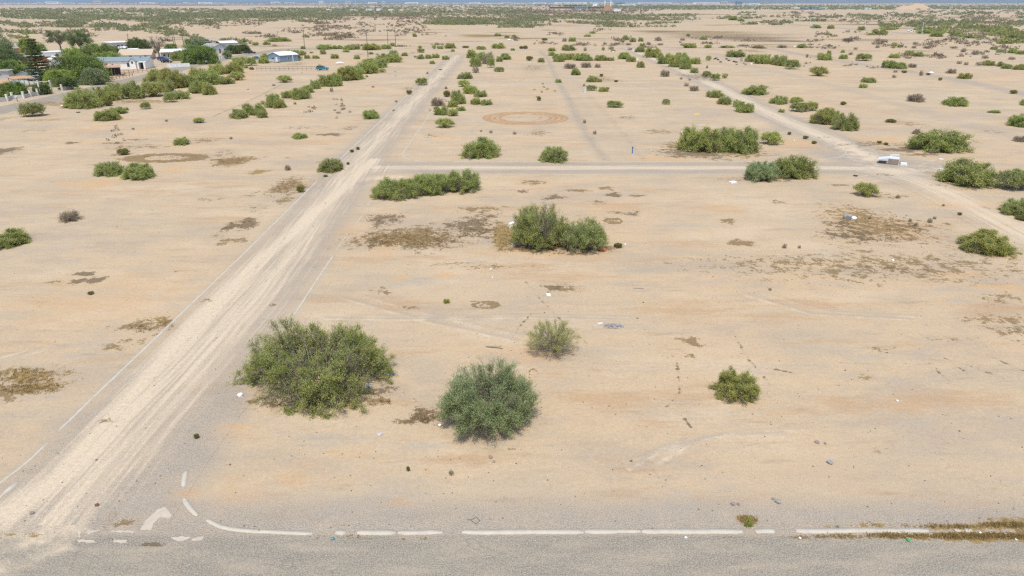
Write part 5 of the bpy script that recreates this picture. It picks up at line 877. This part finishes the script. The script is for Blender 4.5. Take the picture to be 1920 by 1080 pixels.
for x, y, w, lb in ((706,112,1.6,'white heap of junk right of the middle hedge'),(637,120,3.0,'pale junk heap behind the middle hedge'),(955,76,2.6,'white dumped junk on the plain beyond the gravel road'),(961,76,1.6,'smaller white junk right of the dumped heap beyond the gravel road'),(1150,98,1.6,'pale junk by the end of the green band'),(1409,121,1.4,'pale sheet before the right green belt'),(1600,115.5,1.2,'white scrap left in the dumped rubbish by the rough road'),(1655,124,1.7,'blue-white rubbish heap under the bushes of the rough road'),(1662,122.5,1.2,'white rubbish by the heap under the bushes'),(1746,137,1.6,'white board by the rough road'),(1490,88,1.6,'white scrap by the gravel road'),(1195,112,1.3,'white scrap at the side road verge'),(352,181,.7,'small blue-white bag below the facing hedge'),(118,199,.9,'pale blue scrap at the verge of the paved road'),(358,176,.5,'tiny white bag under the facing hedge')):
    lump('junk_heap', lb, x, y, w, 'white_plastic', 'junk', 11, 'junk heaps', .35)
for x, y, w, lb in ((147,211,1.1,'dark scorched lump by the small paired bushes'),(566,137,.8,'black scrap on the sand before the middle hedge'),(465,168,.7,'black scrap on the bare sand behind the hedge'),(741,135,.8,'black plank left of the dirt street'),(742,142.5,.9,'teal plank left of the dirt street'),(1018,120,.8,'dark plank on the alley sand'),(826,131,1.5,'rusty sheet in the far dirt street'),(1604,330,.8,'black rubber strip on the turnaround edge'),(1690,105,1.,'dark junk by the rough road bushes')):
    lump('scrap', lb, x, y, w, 'black_paint' if 'teal' not in lb else 'teal_paint', 'junk', 9, 'dark scraps', .2)
# low dry weeds and crumbs of stone (nobody could count them)
def tufts(name, spots, mat, seed, size):
    g = np.random.default_rng(seed); Cs, Ss = [], []
    for x, y, rx, ry, n in spots:
        a, rr = g.uniform(0, 6.3, n), np.sqrt(g.random(n)); xx, yy = x + rx*rr*np.cos(a), y + ry*rr*np.sin(a)
        cc = np.array([G(u, v) for u, v in zip(xx, yy)]); m = 9; c = np.repeat(np.c_[cc, np.zeros(n)], m, 0) + g.normal(0, size*.6, (n*m, 3)) * [1,1,0]; Cs.append(c); Ss.append(np.repeat(g.uniform(.5, 1.4, n), m))
    c = np.concatenate(Cs); s = np.concatenate(Ss)[:, None] * size; n = len(c); d = unit(g.normal(0, .7, (n, 3)) + [0,0,1]) ; d[:, 2] = abs(d[:, 2]); w = unit(np.cross(d, g.normal(0, 1, (n, 3)))) * s * .12
    V = np.stack([c - w, c + w, c + d*s + w*.3, c + d*s - w*.3], 1).reshape(-1, 3); lv = (V, np.arange(n*4).reshape(-1, 4), np.repeat(g.random(n), 4))
    tag(link(name, leaf_mesh(name, lv, mat)), kind='stuff')
tufts('dry_weeds', [(770,447,95,17,420),(885,425,42,18,130),(722,412,34,11,70),(540,350,30,15,110),(462,420,18,11,30),(435,302,34,7,40),(310,296,60,7,50),(280,612,48,12,40),(1640,425,90,30,140),(800,780,30,14,60),(600,755,140,10,160),(1010,467,60,7,60),(1300,284,60,10,60)], leaf_mat('dry_weed_blade', (.19,.13,.06), (.36,.26,.13), .2), 5, .12)
tufts('golden_weeds', [(944,445,20,22,200),(1570,1006,50,2.5,40),(2020,1005,100,6,300),(1680,1005,60,4,160),(1790,988,70,2.5,90),(1840,1006,100,5,420),(1890,985,50,4,160),(1400,976,18,8,50),(55,705,66,14,200),(60,728,60,12,180),(566,353,7,5,40),(760,450,60,10,90),(905,284,14,3,20)], leaf_mat('golden_weed_blade', (.23,.15,.06), (.43,.31,.135), .2), 6, .11)
g8 = np.random.default_rng(8); n = 800; yy = 130 + 900*g8.random(n)**.9; xx = g8.uniform(-80, 2000, n); ok = (yy < 1000); xx, yy = xx[ok], yy[ok]; n = len(xx)
dz = F*SP - (540-yy)*CP; k = H/dz; cc = np.stack([(xx-960)*k, (F*CP+(540-yy)*SP)*k, np.full(n, .02)], 1); s = (g8.uniform(.02, .055, n) * np.where(g8.random(n) < .06, 2.2, 1))[:, None, None]
o6 = np.array([(1,0,0),(-1,0,0),(0,1,0),(0,-1,0),(0,0,.8),(0,0,-.8)])[None] * (1 + g8.normal(0, .25, (n, 6, 1))) * s; V = (cc[:, None] + o6).reshape(-1, 3); f8 = np.array([(0,2,4),(2,1,4),(1,3,4),(3,0,4)])
me = mesh_np('pebbles', V, [(np.arange(n)[:, None, None]*6 + f8[None]).reshape(-1, 3)], [simple('pebble', (.20,.15,.11), .9, .4, .6)]); tag(link('pebbles', me), kind='stuff')
# ------------------------------------------------------------------ the far horizon
rf = random.Random(9)
def far_building(x0, x1, yt, yb, wall, roof, label, D=30, win=True):
    a, b = G(x0, yb), G(x1, yb); Y = a[1]; h = max(3, height(Y, yt)); L = b[0] - a[0]; r = empty('far_building', (a[0], Y, 0)); tag(r, label, 'building', 'far buildings on the horizon')
    m = MB(); m.box(0, 0, 0, L, D, h); m.build('wall', M[wall], r); m = MB(); m.box(-.5, -.5, h+.02, L+.5, D+.5, h+1.2); m.build('roof', M[roof], r)
    if win and L > 30: m = MB(); m.box(L*.1, -.3, h*.35, L*.9, -.05, h*.6); m.build('window_band', PANE, r)
far_building(1151,1164,17.5,22.2,'white_trim','white_roof','white box building at the foot of the twin chimneys')
FB = [(8,38,5.5,8,'white'),(68,80,4.8,7.5,'pale'),(84,110,3.2,7.2,'white'),(112,140,5.2,7.6,'pale'),(176,190,1.5,6.5,'tan'),(206,222,4.6,7,'pale'),(262,290,4.6,7,'white'),(344,352,4.2,6.2,'white'),(372,398,4,7,'white'),(402,424,5,7,'pale'),(508,524,3.4,6.2,'white'),(534,552,4.4,6.6,'pale'),(598,606,1.6,5.8,'white'),(648,658,1.8,6,'tan'),(690,706,4.2,7.2,'white'),(716,722,2.4,6.4,'pale'),(760,784,4.4,7.4,'white'),(795,801,9.5,11.5,'white'),(820,836,5.2,7.4,'pale'),(850,860,10,12,'white'),(880,900,4.6,7,'white'),(940,966,5.2,8,'pale'),(1000,1024,5,7.6,'white'),(1036,1046,11,14.5,'tan'),(1040,1100,4.2,7,'white'),(1078,1102,13,16.5,'blue'),(1112,1120,6.5,12,'white'),(1106,1150,4,7,'pale'),(1152,1172,3.8,8,'blue'),(1166,1190,8,10.4,'white'),(1196,1260,4.4,7.2,'pale'),(1300,1352,4.6,7.4,'white'),(1352,1364,2.6,8,'tan'),(1382,1392,1.6,8.6,'blue'),(1404,1424,6.8,9.6,'white'),(1432,1442,5.4,8,'tan'),(1488,1500,14.5,17.3,'white'),(1506,1518,15,17.6,'blue'),(1522,1538,14,17.6,'blue'),(1542,1552,15,18,'pale'),(1622,1634,15.5,17.8,'pale'),(1600,1612,2.4,5,'white'),(1840,1850,3.4,5.4,'pale'),(612,618,18,21,'white'),(634,642,17.5,21.5,'blue'),(656,662,19,21.4,'white'),(686,698,17.5,21.5,'pale'),(706,714,17,20,'white'),(728,736,18.5,21,'white'),(664,668,19.5,21.5,'white')]
WC = {'white': ('white_trim','white_roof'), 'pale': ('pale_blue_wall','white_roof'), 'tan': ('tan_wall','tan_roof'), 'blue': ('teal_wall','slate_roof')}
NM = {'white': 'white', 'pale': 'pale grey-blue', 'tan': 'tan', 'blue': 'dark blue'}
near_l = [(60,'above the left edge trees'),(200,'above the eucalyptus trees'),(330,'above the bare tree'),(460,'above the dark tree row'),(580,'above the blue cabin'),(680,'above the nearest power pole'),(800,'above the far end of the dirt street'),(960,'above the doughnut tracks'),(1080,'left of the twin chimneys'),(1200,'right of the twin chimneys'),(1420,'above the side road belt'),(1560,'left of the sand mound'),(1960,'right of the sand mound')]
seen = {}
for b in FB:
    where = next(l for x, l in near_l if (b[0]+b[1])/2 < x); depth = 'horizon' if b[3] < 9 else 'far plain'; size = 'long' if b[1]-b[0] > 20 else 'tall' if b[3]-b[2] > 4.4 else 'small'
    base = f"{size} {NM[b[4]]} building on the {depth} {where}"; seen.setdefault(base, []).append(b)
for base, bs in seen.items():
    bs.sort()
    for k, b in enumerate(bs): far_building(b[0], b[1], b[2], b[3], *WC[b[4]], base if len(bs) == 1 else (['leftmost', 'second', 'third', 'fourth'][k] if len(bs) > 2 else ['left', 'right'][k]) + ' ' + base, 30 if b[3] > 9 else 60)
for x, lb in ((1133.5,'left of the twin red and white chimneys on the plain'),(1144.5,'right of the twin red and white chimneys on the plain')):
    p = G(x, 21.5); h = height(p[1], -1.5); r = empty('chimney', (*p, 0)); tag(r, lb, 'chimney', 'twin chimneys')
    for a, b, mt in ((0,.36,'red_wall'),(.36,.9,'white_trim'),(.9,1,'red_wall')): m = MB(); m.lathe([(2.0-.5*a, h*a+.01), (2.0-.5*b, h*b)], n=10); m.build('shaft_band', M[mt], r)
p = G(1139, 21.6); m = MB(); m.box(-9,2,0,9,8,14); m.box(-6,2.5,14.02,-2,7,19); m.box(2,2.5,14.02,6,7,17); tag(m.build('boiler_house', M['rust_roof'], None, (*p, 0)), 'rusty boiler house between the twin chimneys', 'building')
p = G(1085, 16.2); m = MB(); L = 55*px(16.2); m.box(-L,0,0,L,3,5); m.box(-L,3.01,5.01,L,6,6.5); tag(m.build('boundary_wall', M['dark_wood'], None, (*p, 0)), 'long dark wall left of the twin chimneys', 'wall')
# sand mound: one eroded heap
p = G(1713, 17.6); Lm = 37*px(17.6); n = 60; xs = np.linspace(-1, 1, n); yv = np.linspace(-1, 1, 24); X, Y = np.meshgrid(xs, yv); g9 = np.random.default_rng(2)
prof = np.interp(xs, [-1,-.86,-.6,-.2,-.05,.15,.42,.75,1], [0,.28,.62,.66,.95,1,.9,.3,0]); hm_ = height(p[1], 6.6)
Z = prof[None, :] * np.clip(1.25 - 1.25*abs(Y), 0, 1)**.8 * hm_ * (1 + .06*g9.normal(0, 1, X.shape)); i = (np.arange(23)[:, None]*n + np.arange(n-1)[None]).ravel()
o = link('sand_mound', mesh_np('sand_mound', np.stack([X*Lm, Y*Lm*.35, Z], -1).reshape(-1, 3), [np.stack([i, i+1, i+n+1, i+n], 1)], [M['sand_heap']]), None, (*p, 0)); tag(o, 'big bare sand mound on the far plain, right', 'mound')
# treeline and fields under the horizon, hills behind
FT = leaf_mat('far_tree_leaf', (.030,.055,.035), (.085,.125,.065))
scrub('far_treeline', [(-80,5.2,2000,7.6,1700,3,8,60),(-80,6,1000,8.5,420,2,6,40),(760,7,1130,12,140,4,9,10),(230,5.5,800,7.5,400,3,8,40),(1055,8,1110,13,60,5,10,12)], FT, 91, 14)
def field(x0, x1, y0, y1, col, nm):
    a, b, c, d = G(x0, y1), G(x1, y1), G(x1, y0), G(x0, y0); m = MB(); m.add([(*q, .05 if nm != 'x' else .1) for q in (a, b, c, d)], [(0,1,2,3)]); tag(m.build('field', simple(nm, col, .95, .1, .004)), kind='structure')
field(-200, 760, 8.0, 9.0, (.20,.135,.115), 'ploughed_field'); field(-200, 420, 9.3, 11.0, (.44,.34,.24), 'stubble_field'); field(300, 830, 10.2, 10.8, (.12,.19,.06), 'green_field'); field(760, 1040, 8.2, 9.2, (.24,.17,.14), 'ploughed_soil'); field(300, 560, 11.8, 13.6, (.48,.38,.26), 'dry_field')
HILL = simple('far_hill', (.17,.155,.14), .95, .15, .002)
def hills(pts, Y, D, seed):
    g = np.random.default_rng(seed); xs = np.linspace(pts[0][0], pts[-1][0], 160); yy = np.interp(xs, [p[0] for p in pts], [p[1] for p in pts]) + np.convolve(g.normal(0, .35, 160), np.ones(4)/4, 'same')
    X = (xs - 960) / F * (Y*CP + H*SP); Z = np.array([max(.5, height(Y, v)) for v in yy]); rows = [(-D, 0), (-D*.55, .42), (0, 1), (D, 0)]
    V = np.concatenate([np.stack([X*(1+(o/Y)), np.full(160, Y+o), Z*k*(1+.12*g.normal(0, 1, 160)*(k == .42)) - (1 if k == 0 else 0)], 1) for o, k in rows]); i = (np.arange(3)[:, None]*160 + np.arange(159)[None]).ravel()
    tag(link('hills', mesh_np('hills', V, [np.stack([i, i+1, i+161, i+160], 1)], [HILL], smooth=True)), kind='structure')
hills([(1340,3),(1400,1),(1470,-3),(1560,-6),(1660,-10),(1760,-9),(1850,-5),(1920,-3),(2080,-8)], 14000, 1200, 1); hills([(-300,0),(0,0),(150,2),(210,-1),(235,0),(300,2),(560,2.4),(700,1),(780,2.5)], 17000, 1500, 2); hills([(700,2.6),(960,0.5),(1100,1.5),(1250,-.5),(1400,-2)], 20000, 1500, 3)
# ------------------------------------------------------------------ sky, sun, air, camera
SUN_EL, SUN_AZ = math.radians(67), math.radians(-174)       # high sun, behind the camera and to its left
w = bpy.data.worlds.new('World'); SC.world = w; w.use_nodes = True
nt = w.node_tree; bg = nt.nodes['Background']; sky = nt.nodes.new('ShaderNodeTexSky'); sky.sky_type = 'NISHITA'; sky.sun_disc = False
sky.sun_elevation = SUN_EL; sky.air_density = 1.2; sky.dust_density = 2.0
d = (math.cos(SUN_EL) * math.sin(SUN_AZ), math.cos(SUN_EL) * math.cos(SUN_AZ), math.sin(SUN_EL))   # towards the sun, azimuth from +Y
sky.sun_rotation = SUN_AZ % (2 * PI)
nt.links.new(sky.outputs[0], bg.inputs[0]); bg.inputs[1].default_value = .15
sl = bpy.data.lights.new('sun', 'SUN'); sl.energy = 2.7; sl.angle = math.radians(.55); sl.color = (1, .955, .88)
so = bpy.data.objects.new('sun', sl); C.objects.link(so)
from mathutils import Vector
so.rotation_euler = Vector(d).to_track_quat('Z', 'Y').to_euler()
cd = bpy.data.cameras.new('camera'); cam = bpy.data.objects.new('camera', cd); C.objects.link(cam)
cd.sensor_width = 36; cd.lens = 36 * F / 1920; cd.clip_start = .5; cd.clip_end = 60000
cam.location = (0, 0, H); cam.rotation_euler = (math.radians(90) - PITCH, 0, 0); SC.camera = cam
SC.view_settings.view_transform = 'Standard'; SC.view_settings.look = 'None'; SC.view_settings.gamma = 1
SC.view_settings.exposure = .26; SC.view_settings.use_curve_mapping = False
SC.cycles.max_bounces = 8; SC.cycles.diffuse_bounces = 6; SC.cycles.transmission_bounces = 6; SC.cycles.transparent_max_bounces = 6; SC.cycles.volume_bounces = 0
SC.cycles.use_denoising = False; SC.cycles.pixel_filter_type = 'BLACKMAN_HARRIS'; SC.cycles.filter_width = 1.3
HAZE = True
if HAZE:
    hm = bpy.data.materials.new('air'); t = NT(nodes_of(hm)); out = t.n('ShaderNodeOutputMaterial'); pv = t.n('ShaderNodeVolumePrincipled')
    pv.inputs['Color'].default_value = (.55, .78, 1, 1); pv.inputs['Density'].default_value = 5.2e-5; pv.inputs['Anisotropy'].default_value = .1
    t.l(pv.outputs[0], out.inputs['Volume'])
    mb = MB(); mb.box(-36000, -2000, -1.0, 36000, 31000, 175); tag(mb.build('haze', hm), kind='stuff')
